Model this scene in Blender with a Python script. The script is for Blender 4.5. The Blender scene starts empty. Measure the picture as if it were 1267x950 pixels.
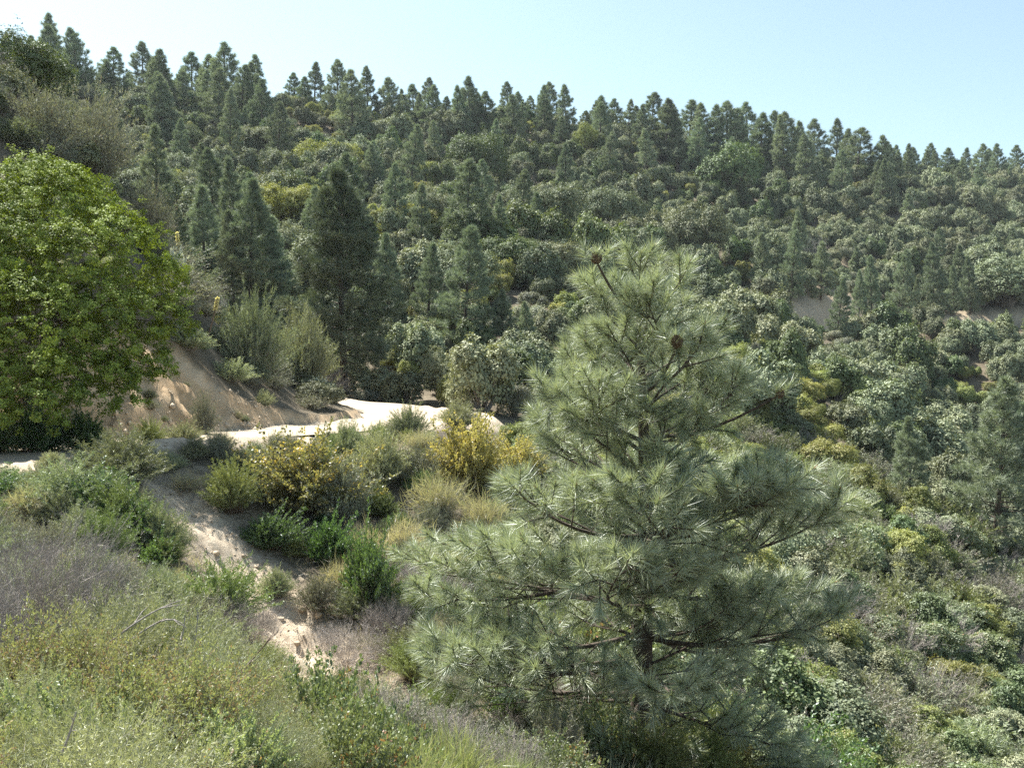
import bpy, math, random
import numpy as np
from mathutils import Vector

R = math.radians
SC = bpy.context.scene
COL = SC.collection
RNG = np.random.default_rng(11)

# ------------------------------------------------------------------ camera, sky, sun, exposure
F, CX, HY = 1243.0, 633.5, 460.0            # focal length and horizon line in photograph pixels
cd = bpy.data.cameras.new('camera')
cd.sensor_width = 36.0
cd.lens = 36.0 * F / 1267.0
cd.clip_start, cd.clip_end = 0.1, 6000
cam = bpy.data.objects.new('camera', cd)
COL.objects.link(cam)
cam.location = (0, 0, 0)
cam.rotation_euler = (R(90) - math.atan((475 - HY) / F), 0, 0)
SC.camera = cam

SUN_EL, SUN_AZ = 55.0, -46.0                # degrees; azimuth from +Y, minus = to the left
w = bpy.data.worlds.new('World')
SC.world = w
w.use_nodes = True
nt = w.node_tree
bg = nt.nodes['Background']
sky = nt.nodes.new('ShaderNodeTexSky')
sky.sky_type = 'NISHITA'
sky.sun_disc = False
sky.sun_elevation = R(SUN_EL)
sky.sun_rotation = R(SUN_AZ)
sky.altitude = 1200
sky.air_density = 1.0
sky.dust_density = 3.2
sky.ozone_density = 0.6
hs = nt.nodes.new('ShaderNodeHueSaturation')
hs.inputs['Saturation'].default_value = .82
tm = nt.nodes.new('ShaderNodeMix'); tm.data_type = 'RGBA'; tm.blend_type = 'MULTIPLY'
tm.inputs[0].default_value = 1.0; tm.inputs[7].default_value = (.97, 1.08, 1.0, 1)
nt.links.new(sky.outputs[0], hs.inputs['Color']); nt.links.new(hs.outputs[0], tm.inputs[6]); nt.links.new(tm.outputs[2], bg.inputs[0])
bg.inputs[1].default_value = 0.08
sd = bpy.data.lights.new('sun', 'SUN')
sd.energy = 5.0
sd.angle = R(0.55)
sd.color = (1.0, 0.95, 0.86)
sun = bpy.data.objects.new('sun', sd)
COL.objects.link(sun)
S = Vector((math.sin(R(SUN_AZ)) * math.cos(R(SUN_EL)), math.cos(R(SUN_AZ)) * math.cos(R(SUN_EL)), math.sin(R(SUN_EL))))
sun.rotation_euler = S.to_track_quat('Z', 'Y').to_euler()
sun.location = S * 50
vs = SC.view_settings
vs.view_transform, vs.look, vs.gamma, vs.exposure = 'Standard', 'None', 1.0, 1.5
vs.use_curve_mapping = False
cy = SC.cycles
cy.max_bounces, cy.diffuse_bounces, cy.transmission_bounces, cy.glossy_bounces = 5, 2, 3, 1
cy.transparent_max_bounces = 4
cy.volume_bounces = 0
cy.use_denoising = False
cy.denoiser = 'OPENIMAGEDENOISE'
cy.denoising_input_passes = 'RGB_ALBEDO_NORMAL'
cy.denoising_prefilter = 'ACCURATE'
cy.use_adaptive_sampling = True
cy.adaptive_threshold = 0.006

# ------------------------------------------------------------------ small tools
def tag(o, label=None, cat=None, group=None, kind=None):
    for k, v in (('label', label), ('category', cat), ('group', group), ('kind', kind)):
        if v: o[k] = v
    return o

def link(name, data, parent=None):
    o = bpy.data.objects.new(name, data)
    COL.objects.link(o)
    if parent is not None: o.parent = parent
    return o

def tri_mesh(name, V, T, mats, mi=None, tint=None, smooth=False):
    V = np.asarray(V, np.float32).reshape(-1, 3)
    T = np.asarray(T, np.int32).reshape(-1, 3)
    me = bpy.data.meshes.new(name)
    me.vertices.add(len(V)); me.vertices.foreach_set('co', V.ravel())
    me.loops.add(len(T) * 3); me.loops.foreach_set('vertex_index', T.ravel())
    me.polygons.add(len(T))
    me.polygons.foreach_set('loop_start', np.arange(0, len(T) * 3, 3, dtype=np.int32))
    if mi is not None: me.polygons.foreach_set('material_index', np.asarray(mi, np.int32))
    if smooth: me.polygons.foreach_set('use_smooth', np.ones(len(T), bool))
    for m in (mats if isinstance(mats, (list, tuple)) else [mats]): me.materials.append(m)
    if tint is not None:
        a = me.attributes.new('tint', 'FLOAT', 'FACE')
        a.data.foreach_set('value', np.asarray(tint, np.float32))
    me.update()
    return me

class Geo:
    """Collects triangles with a material index and a per-face tint."""
    def __init__(s): s.v, s.t, s.m, s.c, s.n = [], [], [], [], 0
    def add(s, V, T, m=0, c=None):
        V = np.asarray(V, float).reshape(-1, 3); T = np.asarray(T, int).reshape(-1, 3)
        s.v.append(V); s.t.append(T + s.n); s.n += len(V)
        s.m.append(np.full(len(T), m)); s.c.append(np.full(len(T), 0.5) if c is None else c)
        return s
    def mesh(s, name, mats, smooth=False):
        return tri_mesh(name, np.concatenate(s.v), np.concatenate(s.t), mats, np.concatenate(s.m), np.concatenate(s.c), smooth)

def norm(a):
    return a / np.maximum(np.linalg.norm(a, axis=-1, keepdims=True), 1e-9)

def tube(P, rad, k=6):
    P = np.asarray(P, float); n = len(P); rad = np.broadcast_to(rad, n)
    tan = norm(np.gradient(P, axis=0))
    ref = np.array([0.31, 0.17, 0.93]) if abs(tan[0, 2]) < .8 else np.array([0.95, 0.3, 0.1])
    a = norm(np.cross(tan, ref)); b = np.cross(tan, a)
    th = np.linspace(0, 2 * np.pi, k, endpoint=False)
    V = P[:, None] + rad[:, None, None] * (np.cos(th)[None, :, None] * a[:, None] + np.sin(th)[None, :, None] * b[:, None])
    i, j = np.meshgrid(np.arange(n - 1), np.arange(k), indexing='ij')
    q = lambda ii, jj: (ii * k + jj % k).ravel()
    T = np.concatenate([np.stack([q(i, j), q(i, j + 1), q(i + 1, j + 1)], 1), np.stack([q(i, j), q(i + 1, j + 1), q(i + 1, j)], 1)])
    return V.reshape(-1, 3), T

def spikes(base, tip, wid, rng):
    """One slim triangle from base to tip for each row."""
    n = len(base); d = norm(tip - base)
    s = norm(np.cross(d, rng.normal(size=(n, 3)))) * (np.broadcast_to(wid, n)[:, None] * .5)
    V = np.stack([base - s, base + s, tip], 1).reshape(-1, 3)
    return V, np.arange(3 * n).reshape(n, 3)

def kites(cen, d, ln, wd, rng, face=None):
    """One four-cornered leaf for each row, two triangles."""
    n = len(cen); d = norm(d); ln = np.broadcast_to(ln, n)[:, None]; wd = np.broadcast_to(wd, n)[:, None]
    s = norm(np.cross(d, rng.normal(size=(n, 3)) if face is None else face))
    up = np.cross(s, d)
    V = np.stack([cen, cen + d * ln * .5 - s * wd * .5 + up * wd * .12, cen + d * ln, cen + d * ln * .5 + s * wd * .5 + up * wd * .12], 1).reshape(-1, 3)
    b = np.arange(n)[:, None] * 4
    return V, np.concatenate([b + [0, 1, 2], b + [0, 2, 3]], 1).reshape(-1, 3)

def unit(n, rng): return norm(rng.normal(size=(n, 3)))

def hash2(ix, iy, seed):
    h = (ix.astype(np.int64) * 374761393 + iy.astype(np.int64) * 668265263 + seed * 974711) & 0x7fffffff
    h = ((h ^ (h >> 13)) * 1274126177) & 0x7fffffff
    return ((h ^ (h >> 16)) & 0xffff) / 65535.0

def vnoise(x, y, seed=0):
    ix, iy = np.floor(x), np.floor(y); fx, fy = x - ix, y - iy
    fx, fy = fx * fx * (3 - 2 * fx), fy * fy * (3 - 2 * fy)
    a, b, c, d = hash2(ix, iy, seed), hash2(ix + 1, iy, seed), hash2(ix, iy + 1, seed), hash2(ix + 1, iy + 1, seed)
    return (a + (b - a) * fx) + ((c + (d - c) * fx) - (a + (b - a) * fx)) * fy - .5

def fbm(x, y, seed=0, o=4):
    return sum(vnoise(x * 2.03 ** k + k * 7.1, y * 2.03 ** k - k * 3.7, seed + k) * .5 ** k for k in range(o))

# ------------------------------------------------------------------ terrain
def Q(px, py, Y): return ((px - CX) / F * Y, Y, (HY - py) / F * Y)

CTRL = [  # the ground, metres; the camera stands at z 0
    (0, 0, -1.65), (-2, -3, -1.6), (-6, -4, -.9), (2.5, 1.0, -2.4), (6, 1, -4.4), (-3, 2.6, -1.72), (-5, 5, -1.95), (-12, 3, -1.0), (-20, 5, 3.0), (-30, 10, 9),
    (-15, -12, 3), (12, -10, -5), (30, -20, -12), (-50, -40, 20), (40, 0, -17), (70, 30, -20), (0, -60, 4), (-200, -100, 40), (200, -100, -40), (0, -400, 10), (-500, 0, 60), (500, 0, -20),
    (-1.2, 4.3, -2.05), (0, 5.6, -2.75), (1.6, 6.5, -3.6), (-2.6, 6.2, -2.2), (-4.2, 8.5, -2.35), (-2.6, 9.0, -3.0), (-6.5, 11, -2.5), (-9.5, 13.5, -2.3),
    # ravine floor and the foot of the big pine
    (-4.6, 14.5, -3.9), (-2.6, 14, -4.5), (-.4, 12, -4.8), (1.64, 13, -4.9), (3.6, 17, -6.9), (7.1, 22, -8.6), (12, 26, -10.6), (18, 33, -12.6), (27, 45, -14.5), (45, 70, -16),
    # bank below the road that faces the camera
    (-5.0, 20.3, -4.2), (-7.2, 21.5, -2.6), (-3.1, 18.6, -5.3), (-.6, 22.5, -4.6), (1.5, 24, -5.6), (3.5, 30, -5.4), (2.4, 45, -3.6), (-3.4, 26.5, -3.1), (-1.0, 31, -2.7),
    # road level
    (-10.4, 20.5, -2.0), (-7.4, 26, -1.9), (-5.4, 36, -2.0), (-2.0, 43, -2.0),
    # near spur above the road
    (-14, 25, 1.2), (-11, 30, .5), (-9.6, 36, -1.0), (-16, 33, 5.4), (-20, 40, 10.4), (-16.2, 40, 6.9), (-13, 40, 2.7), (-30, 40, 18), (-24, 28, 9.5), (-9.5, 42, -0.9), (-40, 48, 25), (-34, 60, 17),
    # draw behind the spur
    (-10, 60, -1.2), (-18, 62, 2.0), (-3, 60, -1.0), (-12, 72, 2.0), (-26, 78, 6), (-20, 95, 12), (-42, 120, 22), (-33, 105, 15),
    # chaparral spur behind the big pine, running down to the east
    Q(650, 470, 60), Q(760, 430, 80), Q(880, 405, 88), Q(1000, 480, 76), Q(1100, 580, 62), Q(1200, 700, 50), Q(950, 610, 50), Q(1100, 760, 38), Q(1250, 910, 30), Q(1000, 700, 40),
    # canyon beyond it
    Q(1090, 500, 110), Q(1200, 575, 98), Q(1267, 660, 84), Q(1400, 640, 95), Q(960, 430, 112), Q(900, 400, 118),
    # main hillside
    Q(633, 405, 80), Q(633, 340, 105), Q(633, 270, 145), Q(633, 205, 190), Q(633, 158, 225), Q(480, 160, 212), Q(360, 140, 200), Q(200, 140, 182), Q(40, 112, 165),
    Q(200, 265, 125), Q(400, 240, 140), Q(100, 170, 150), Q(400, 330, 95), Q(-200, 90, 170), Q(-150, 170, 120),
    Q(800, 330, 140), Q(800, 250, 190), Q(800, 188, 245), Q(960, 330, 165), Q(960, 265, 215), Q(960, 215, 275), Q(1100, 400, 150), Q(1100, 320, 200), Q(1100, 232, 310),
    Q(1267, 408, 160), Q(1267, 320, 225), Q(1267, 238, 350), Q(1400, 420, 170), Q(1500, 260, 380), Q(1500, 420, 200),
    # beyond the ridge
    (-120, 230, 48), (0, 290, 46), (90, 350, 45), (220, 450, 52), (-200, 500, 20), (100, 700, 10), (500, 700, 10), (0, 1500, 0), (-1000, 900, 0), (1000, 900, 0),
]
CT = np.array(CTRL, float)

def emb(x, y):
    r = np.hypot(x, y); wv = 1.9 / (r + 4)
    return np.stack([x * wv, y * wv, np.log(r + 4)], -1), r

def kern(a, b): return np.sqrt(((a[:, None] - b[None]) ** 2).sum(-1) + .12 ** 2)

CE, CR = emb(CT[:, 0], CT[:, 1])
_n = len(CT)
_A = np.zeros((_n + 4, _n + 4))
_A[:_n, :_n] = -kern(CE, CE) + np.eye(_n) * 2e-3
_A[:_n, _n] = 1; _A[:_n, _n + 1:] = CE; _A[_n:, :_n] = _A[:_n, _n:].T
_W = np.linalg.solve(_A, np.concatenate([CT[:, 2] / (CR + 4), np.zeros(4)]))

def base_h(x, y):
    out = np.empty(len(x))
    for i in range(0, len(x), 20000):
        E, r = emb(x[i:i + 20000], y[i:i + 20000])
        out[i:i + 20000] = ((-kern(E, CE)) @ _W[:_n] + _W[_n] + E @ _W[_n + 1:]) * (r + 4)
    return out

def smooth_line(pts, step):
    pts = np.array(pts, float)
    for _ in range(3):
        q = [pts[0]]
        for a, b in zip(pts[:-1], pts[1:]): q += [a * .75 + b * .25, a * .25 + b * .75]
        pts = np.array(q + [pts[-1]])
    s = np.concatenate([[0], np.cumsum(np.linalg.norm(np.diff(pts[:, :2], axis=0), axis=1))])
    u = np.arange(0, s[-1], step)
    return np.stack([np.interp(u, s, pts[:, k]) for k in range(pts.shape[1])], 1)

ROAD = smooth_line([(-2, -14, -1.4, 2), (-3.5, -6, -1.55, 2), (-6.5, 0, -1.75, 2), (-12, 6, -1.95, 2), (-15.5, 13, -2.0, 2), (-12.6, 20.5, -2.0, 2), (-9.8, 26, -1.95, 2), (-7.6, 32, -2.02, 2.1), (-5.6, 37.5, -2.08, 2.8), (-3.4, 42, -2.05, 3.0), (-4.4, 47.5, -1.95, 2.6), (-10, 51, -1.5, 2), (-16, 55, -.3, 2), (-24, 64, 1.2, 2)], .7)
FAR_ROAD = smooth_line([Q(935, 408, 128), Q(985, 411, 136), Q(1040, 412, 144), Q(1110, 413, 152), Q(1180, 413, 157), Q(1250, 410, 160), Q(1340, 404, 168)], 3)
FAR_ROAD = np.concatenate([FAR_ROAD, np.full((len(FAR_ROAD), 1), 2.6)], 1)

def road_dist(x, y, line):
    best = np.full(len(x), 1e9); z = np.zeros(len(x)); side = np.zeros(len(x)); wid = np.full(len(x), 2.)
    if line.shape[1] < 4: line = np.concatenate([line, np.full((len(line), 1), 2.)], 1)
    lo, hi = line[:, :2].min(0) - 14, line[:, :2].max(0) + 14
    m = np.where((x > lo[0]) & (x < hi[0]) & (y > lo[1]) & (y < hi[1]))[0]
    X, Y = x[m], y[m]; b = best[m]; zz = z[m]; ss = side[m]; ww = wid[m]
    for a, c in zip(line[:-1], line[1:]):
        d = c - a; L = d[0] ** 2 + d[1] ** 2
        t = np.clip(((X - a[0]) * d[0] + (Y - a[1]) * d[1]) / L, 0, 1)
        ex, ey = X - a[0] - t * d[0], Y - a[1] - t * d[1]
        dd = np.hypot(ex, ey); k = dd < b
        b[k] = dd[k]; zz[k] = (a[2] + t * d[2])[k]; ww[k] = (a[3] + t * d[3])[k]; ss[k] = np.sign(d[1] * ex - d[0] * ey)[k]   # + = to the right of travel
    best[m], z[m], side[m], wid[m] = b, zz, ss, ww
    return best, z, side, wid

GULLY = smooth_line([(-8.0, 22.6, 0), (-6.6, 21.4, 0), (-5.5, 20.4, 0), (-4.3, 19.4, 0), (-3.4, 18.2, 0), (-2.7, 16.6, 0), (-2.1, 15.0, 0)], .5)

def ground(x, y, full=False):
    x = np.atleast_1d(np.asarray(x, float)); y = np.atleast_1d(np.asarray(y, float))
    r = np.hypot(x, y)
    h = base_h(x, y)
    amp = np.clip(r / 60, .15, 4.5)
    sc = np.clip(r / 6, 2.0, 40)
    far = np.clip((r - 45) / 60, 0, 1)
    h = h + fbm(x / 1.7, y / 1.7, 3) * .28 * (1 - far) + fbm(x / 17, y / 17, 9) * 3.4 * far
    # rills on the steep near banks
    gd = road_dist(x, y, GULLY)[0]
    gm = np.exp(-(gd / .95) ** 2) * (gd < 5)
    h = h - .42 * gm + gm * (fbm(x / .5, y / .5, 21) * .30 + np.abs(vnoise(x / .35 + y / .5, y / .9, 23)) * .22)
    d, z, sd_, RW = road_dist(x, y, ROAD)
    e = np.maximum(d - RW, 0); near = d < 13.5
    rill = np.abs(vnoise(x * 1.1 + y * .9, y * .7 - x * .5, 31)) * .9 + np.abs(vnoise(x * 2.9 + y * 2.1, y * 1.9 - x * 1.3, 33)) * .35 + fbm(x * 1.6, y * 1.6, 35) * .9
    up = z + e * (1.05 + .5 * (vnoise(x * .5, y * .5, 41) + .5)) - rill * np.clip(e, 0, .6)
    dn = z - e * .72 - np.clip(e, 0, .4) * rill * .4
    h2 = np.clip(h, dn, up)
    berm = np.where((sd_ > 0), .13 * np.exp(-((d - RW - .25) / .38) ** 2) * (.55 + 1.2 * np.clip(vnoise(x * .55, y * .55, 51) + .35, 0, 1)), 0)
    cut = np.clip((h - up) / .25 + .6 * (h2 - z < 2.4), 0, 1) * near * (e > .1) * np.clip((3.3 + 1.5 * vnoise(x * .6, y * .6, 71) - (h2 - z)) / .8, 0, 1) * (h2 > z + .12)
    h = np.where(near, h2 + berm, h)
    flat = np.clip((RW + .2 - d) / .4, 0, 1) * near
    fd, fz, fs, FW = road_dist(x, y, FAR_ROAD)
    fe = np.maximum(fd - FW, 0); fn = fd < 13
    fup = fz + fe * (1.1 + .5 * vnoise(x * .2, y * .2, 61)) + fbm(x / 2.5, y / 2.5, 66) * .6 * np.clip(fe, 0, 1)
    fcut = np.clip((h - fup) / .5, 0, 1) * fn * (fe > .3)
    h = np.where(fn, np.clip(h, fz - fe * .8, fup), h)
    if full:
        sand = np.clip(np.exp(-(gd / .85) ** 2) * (gd < 6) * 1.25 * np.clip(1 + vnoise(x * .9, y * .9, 88), .5, 1.4) + np.clip((.55 - np.abs(d - RW - .2)) / .35, 0, 1) * (sd_ > 0) * near, 0, 1)
        return h, np.maximum(np.maximum(flat, sand), fcut * .75), np.maximum(cut, fcut * .3), fd
    return h

def gz(x, y): return float(ground(x, y)[0])

def hit(px, py, near=2.0, far=420):
    """Where a sight line meets the ground: a point in the place with its own distance."""
    Y = near * (far / near) ** np.linspace(0, 1, 900)
    X = (px - CX) / F * Y; Z = (HY - py) / F * Y
    k = np.where(ground(X, Y) >= Z)[0]
    k = k[0] if len(k) else len(Y) - 1
    return X[k], Y[k], float(ground(X[k], Y[k])[0])

# ------------------------------------------------------------------ materials
def mat(name):
    m = bpy.data.materials.new(name); m.use_nodes = True
    m.node_tree.nodes.clear()
    return m, m.node_tree.nodes, m.node_tree.links

def ramp(N, L, fac, stops):
    r = N.new('ShaderNodeValToRGB'); e = r.color_ramp.elements
    while len(e) < len(stops): e.new(.5)
    for k, (p, c) in zip(e, stops): k.position = p; k.color = (*c, 1)
    L.new(fac, r.inputs[0])
    return r.outputs[0]

def mixc(N, L, f, a, b, mode='MIX'):
    m = N.new('ShaderNodeMix'); m.data_type = 'RGBA'; m.blend_type = mode
    for sck, v in ((0, f), (6, a), (7, b)):
        if hasattr(v, 'is_linked'): L.new(v, m.inputs[sck])
        else: m.inputs[sck].default_value = v if sck == 0 else (*v, 1)
    return m.outputs[2]

def noise(N, L, scale, det=5, rough=.6, co=None):
    n = N.new('ShaderNodeTexNoise'); n.inputs['Scale'].default_value = scale; n.inputs['Detail'].default_value = det
    n.inputs['Roughness'].default_value = rough
    if co is None:
        t = N.new('ShaderNodeTexCoord'); co = t.outputs['Object']
    L.new(co, n.inputs['Vector'])
    return n.outputs['Fac']

def leaf_mat(name, dark, light, third=None, third_amt=.12, trans=.38, gloss=.07, rough=.42, vary=.35, warm=1.0):
    """Thin leaf: diffuse, translucent and a little gloss; each leaf has its own tone and each plant its own."""
    m, N, L = mat(name)
    at = N.new('ShaderNodeAttribute'); at.attribute_name = 'tint'
    stops = [(0, dark), (.6, light), (1, tuple(min(1, c * 1.25) for c in light))]
    if third: stops = [(0, dark), (.6, light), (1 - third_amt - .01, light), (1 - third_amt, third)]
    c = ramp(N, L, at.outputs['Fac'], stops)
    if third: N[-1].color_ramp.interpolation = 'LINEAR'
    oi = N.new('ShaderNodeObjectInfo')
    hv = N.new('ShaderNodeHueSaturation')
    mr = N.new('ShaderNodeMapRange'); mr.inputs[3].default_value = 1 - vary; mr.inputs[4].default_value = 1 + vary
    L.new(oi.outputs['Random'], mr.inputs[0]); L.new(mr.outputs[0], hv.inputs['Value'])
    mu = N.new('ShaderNodeMath'); mu.operation = 'MULTIPLY'; mu.inputs[1].default_value = 7.31
    fr = N.new('ShaderNodeMath'); fr.operation = 'FRACT'
    L.new(oi.outputs['Random'], mu.inputs[0]); L.new(mu.outputs[0], fr.inputs[0])
    mh = N.new('ShaderNodeMapRange'); mh.inputs[3].default_value = .5 - .035 * vary / .35; mh.inputs[4].default_value = .5 + .03 * vary / .35
    L.new(fr.outputs[0], mh.inputs[0]); L.new(mh.outputs[0], hv.inputs['Hue'])
    L.new(c, hv.inputs['Color'])
    c = hv.outputs[0]
    df = N.new('ShaderNodeBsdfDiffuse'); L.new(c, df.inputs[0])
    tr = N.new('ShaderNodeBsdfTranslucent')
    L.new(mixc(N, L, 1.0, c, (1.25 * warm, 1.3, .62), 'MULTIPLY'), tr.inputs[0])
    m1 = N.new('ShaderNodeMixShader'); m1.inputs[0].default_value = trans
    L.new(df.outputs[0], m1.inputs[1]); L.new(tr.outputs[0], m1.inputs[2])
    gl = N.new('ShaderNodeBsdfGlossy'); gl.inputs['Roughness'].default_value = max(.5, rough); gl.inputs[0].default_value = (.9, .95, 1, 1)
    m2 = N.new('ShaderNodeMixShader'); m2.inputs[0].default_value = gloss
    L.new(m1.outputs[0], m2.inputs[1]); L.new(gl.outputs[0], m2.inputs[2])
    o = N.new('ShaderNodeOutputMaterial'); L.new(m2.outputs[0], o.inputs[0])
    return m

def bark_mat(name, a, b, scale=14, rough=.9):
    m, N, L = mat(name)
    p = N.new('ShaderNodeBsdfPrincipled'); p.inputs['Roughness'].default_value = rough
    f = noise(N, L, scale, 6, .7)
    L.new(ramp(N, L, f, [(.3, a), (.7, b)]), p.inputs['Base Color'])
    bp = N.new('ShaderNodeBump'); bp.inputs['Strength'].default_value = .7; bp.inputs['Distance'].default_value = .03
    L.new(f, bp.inputs['Height']); L.new(bp.outputs[0], p.inputs['Normal'])
    o = N.new('ShaderNodeOutputMaterial'); L.new(p.outputs[0], o.inputs[0])
    return m

def ground_mat():
    m, N, L = mat('hillside_soil')
    tc = N.new('ShaderNodeTexCoord'); co = tc.outputs['Object']
    A = {}
    for k in ('sand', 'cut'):
        a = N.new('ShaderNodeAttribute'); a.attribute_name = k; A[k] = a.outputs['Fac']
    n1 = noise(N, L, .5, 6, .65, co); n2 = noise(N, L, 5, 6, .7, co); n3 = noise(N, L, 38, 4, .7, co)
    litter = ramp(N, L, n2, [(.3, (.065, .053, .038)), (.5, (.125, .102, .073)), (.72, (.24, .205, .15))])
    dry = ramp(N, L, n1, [(.35, (.115, .098, .07)), (.62, (.23, .20, .145))])
    base = mixc(N, L, .5, litter, dry)
    sandc = ramp(N, L, n2, [(.25, (.45, .35, .25)), (.5, (.60, .50, .38)), (.75, (.72, .63, .50))])
    cutc = ramp(N, L, n1, [(.3, (.44, .29, .155)), (.5, (.56, .41, .255)), (.7, (.64, .53, .39))])
    cutc = mixc(N, L, .35, cutc, ramp(N, L, n2, [(.3, (.34, .23, .13)), (.7, (.66, .53, .37))]))
    mp = N.new('ShaderNodeMath'); mp.operation = 'MULTIPLY_ADD'; mp.inputs[1].default_value = 1.1; L.new(n2, mp.inputs[0]); mp.inputs[2].default_value = -.55
    ad = N.new('ShaderNodeMath'); ad.operation = 'ADD'; ad.use_clamp = True; L.new(A['sand'], ad.inputs[0]); L.new(mp.outputs[0], ad.inputs[1])
    sm = N.new('ShaderNodeMath'); sm.operation = 'MULTIPLY'; sm.use_clamp = True; L.new(ad.outputs[0], sm.inputs[0])
    st = N.new('ShaderNodeMath'); st.operation = 'GREATER_THAN'; st.inputs[1].default_value = .03; L.new(A['sand'], st.inputs[0]); L.new(st.outputs[0], sm.inputs[1])
    c = mixc(N, L, sm.outputs[0], base, sandc)
    c = mixc(N, L, A['cut'], c, cutc)
    p = N.new('ShaderNodeBsdfPrincipled'); p.inputs['Roughness'].default_value = .95; p.inputs['Specular IOR Level'].default_value = .15
    L.new(c, p.inputs['Base Color'])
    h = N.new('ShaderNodeMath'); h.operation = 'ADD'; L.new(n2, h.inputs[0]); L.new(n3, h.inputs[1])
    bp = N.new('ShaderNodeBump'); bp.inputs['Strength'].default_value = .8; bp.inputs['Distance'].default_value = .06
    L.new(h.outputs[0], bp.inputs['Height']); L.new(bp.outputs[0], p.inputs['Normal'])
    o = N.new('ShaderNodeOutputMaterial'); L.new(p.outputs[0], o.inputs[0])
    return m

def sand_mat():
    m, N, L = mat('pale_road_sand')
    n1 = noise(N, L, .9, 6, .65); n2 = noise(N, L, 14, 5, .7)
    c = mixc(N, L, .35, ramp(N, L, n1, [(.3, (.36, .30, .22)), (.7, (.48, .415, .325))]), ramp(N, L, n2, [(.3, (.28, .225, .16)), (.7, (.54, .475, .385))]))
    p = N.new('ShaderNodeBsdfPrincipled'); p.inputs['Roughness'].default_value = .95; p.inputs['Specular IOR Level'].default_value = .15
    L.new(c, p.inputs['Base Color'])
    bp = N.new('ShaderNodeBump'); bp.inputs['Strength'].default_value = .6; bp.inputs['Distance'].default_value = .03
    L.new(n2, bp.inputs['Height']); L.new(bp.outputs[0], p.inputs['Normal'])
    o = N.new('ShaderNodeOutputMaterial'); L.new(p.outputs[0], o.inputs[0])
    return m

M = dict(
    needle=leaf_mat('coulter_needles', (.12, .155, .095), (.39, .435, .295), trans=.20, gloss=.09, rough=.5, vary=.0),
    needle_far=leaf_mat('far_needles', (.085, .12, .085), (.255, .305, .215), trans=.16, gloss=.04, vary=.22),
    needle_shaded=leaf_mat('shaded_needles', (.055, .08, .055), (.15, .185, .12), trans=.12, gloss=.04, vary=.1),  # darker copy of the needle colour, with the road-bend pine's shade painted in
    oak=leaf_mat('live_oak_leaves', (.035, .065, .012), (.235, .295, .05), trans=.17, gloss=.02, vary=.0),
    scrub=leaf_mat('scrub_oak_leaves', (.08, .102, .065), (.235, .26, .16), trans=.11, gloss=.02, vary=.30),
    olive=leaf_mat('olive_leaves', (.14, .165, .055), (.285, .305, .115), third=(.30, .26, .11), trans=.26, gloss=.02, vary=.25),
    green=leaf_mat('green_leaves', (.065, .10, .048), (.155, .20, .09), trans=.20, gloss=.03, vary=.25),
    grey=leaf_mat('grey_leaves', (.13, .14, .10), (.27, .28, .20), third=(.25, .20, .16), trans=.15, gloss=.03, vary=.25),
    sage=leaf_mat('sagebrush_leaves', (.135, .16, .092), (.30, .325, .205), trans=.24, gloss=.04, vary=.32),
    chamise=leaf_mat('chamise_leaves', (.085, .12, .042), (.205, .25, .09), trans=.22, gloss=.05, vary=.3),
    lush=leaf_mat('lush_green_leaves', (.05, .095, .035), (.11, .18, .06), trans=.40, gloss=.07, vary=.15),
    yellow=leaf_mat('yellow_flower_leaves', (.23, .21, .095), (.41, .36, .165), third=(.52, .42, .18), third_amt=.30, trans=.36, gloss=.03, vary=.1),
    herb=leaf_mat('herb_leaves', (.15, .19, .10), (.30, .345, .195), third=(.40, .25, .13), third_amt=.10, trans=.40, gloss=.05, vary=.2),
    buck=leaf_mat('buckwheat_stems', (.16, .165, .085), (.29, .30, .16), third=(.26, .17, .12), third_amt=.25, trans=.3, gloss=.03, vary=.2),
    manz=leaf_mat('mixed_glossy_leaves', (.09, .13, .055), (.24, .28, .145), third=(.36, .21, .10), third_amt=.12, trans=.25, gloss=.05, rough=.4, vary=.15),
    straw=leaf_mat('dry_grass_blades', (.27, .235, .165), (.46, .42, .315), third=(.30, .33, .17), third_amt=.2, trans=.35, gloss=.04, vary=.1),
    grass=leaf_mat('green_grass_blades', (.14, .175, .08), (.28, .32, .17), third=(.40, .37, .26), third_amt=.25, trans=.4, gloss=.05, vary=.15),
    yucca=leaf_mat('yucca_blades', (.10, .15, .09), (.20, .26, .16), trans=.15, gloss=.1, vary=.1),
    spike=leaf_mat('yucca_blossom', (.55, .50, .28), (.78, .72, .45), trans=.35, gloss=.03, vary=.1),
    white=leaf_mat('silvery_leaves', (.36, .37, .32), (.60, .60, .54), trans=.3, gloss=.04, vary=.1),
    bark=bark_mat('pine_bark', (.035, .026, .02), (.11, .085, .065)),
    oakbark=bark_mat('oak_bark', (.06, .05, .04), (.17, .14, .11)),
    twig=bark_mat('grey_twig', (.13, .11, .095), (.30, .27, .24), 30),
    dead=bark_mat('bleached_dead_wood', (.24, .21, .19), (.46, .42, .39), 30),
    brown=bark_mat('brown_twig', (.09, .06, .045), (.20, .14, .10), 30),
    cone=bark_mat('pine_cone_scales', (.11, .08, .05), (.25, .18, .11), 30),
    bud=bark_mat('pine_bud', (.30, .15, .08), (.45, .25, .13), 30),
    rock=bark_mat('sandy_rock', (.38, .30, .21), (.60, .50, .38), 6),
    soil=ground_mat(), sand=sand_mat(),
)

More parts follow.
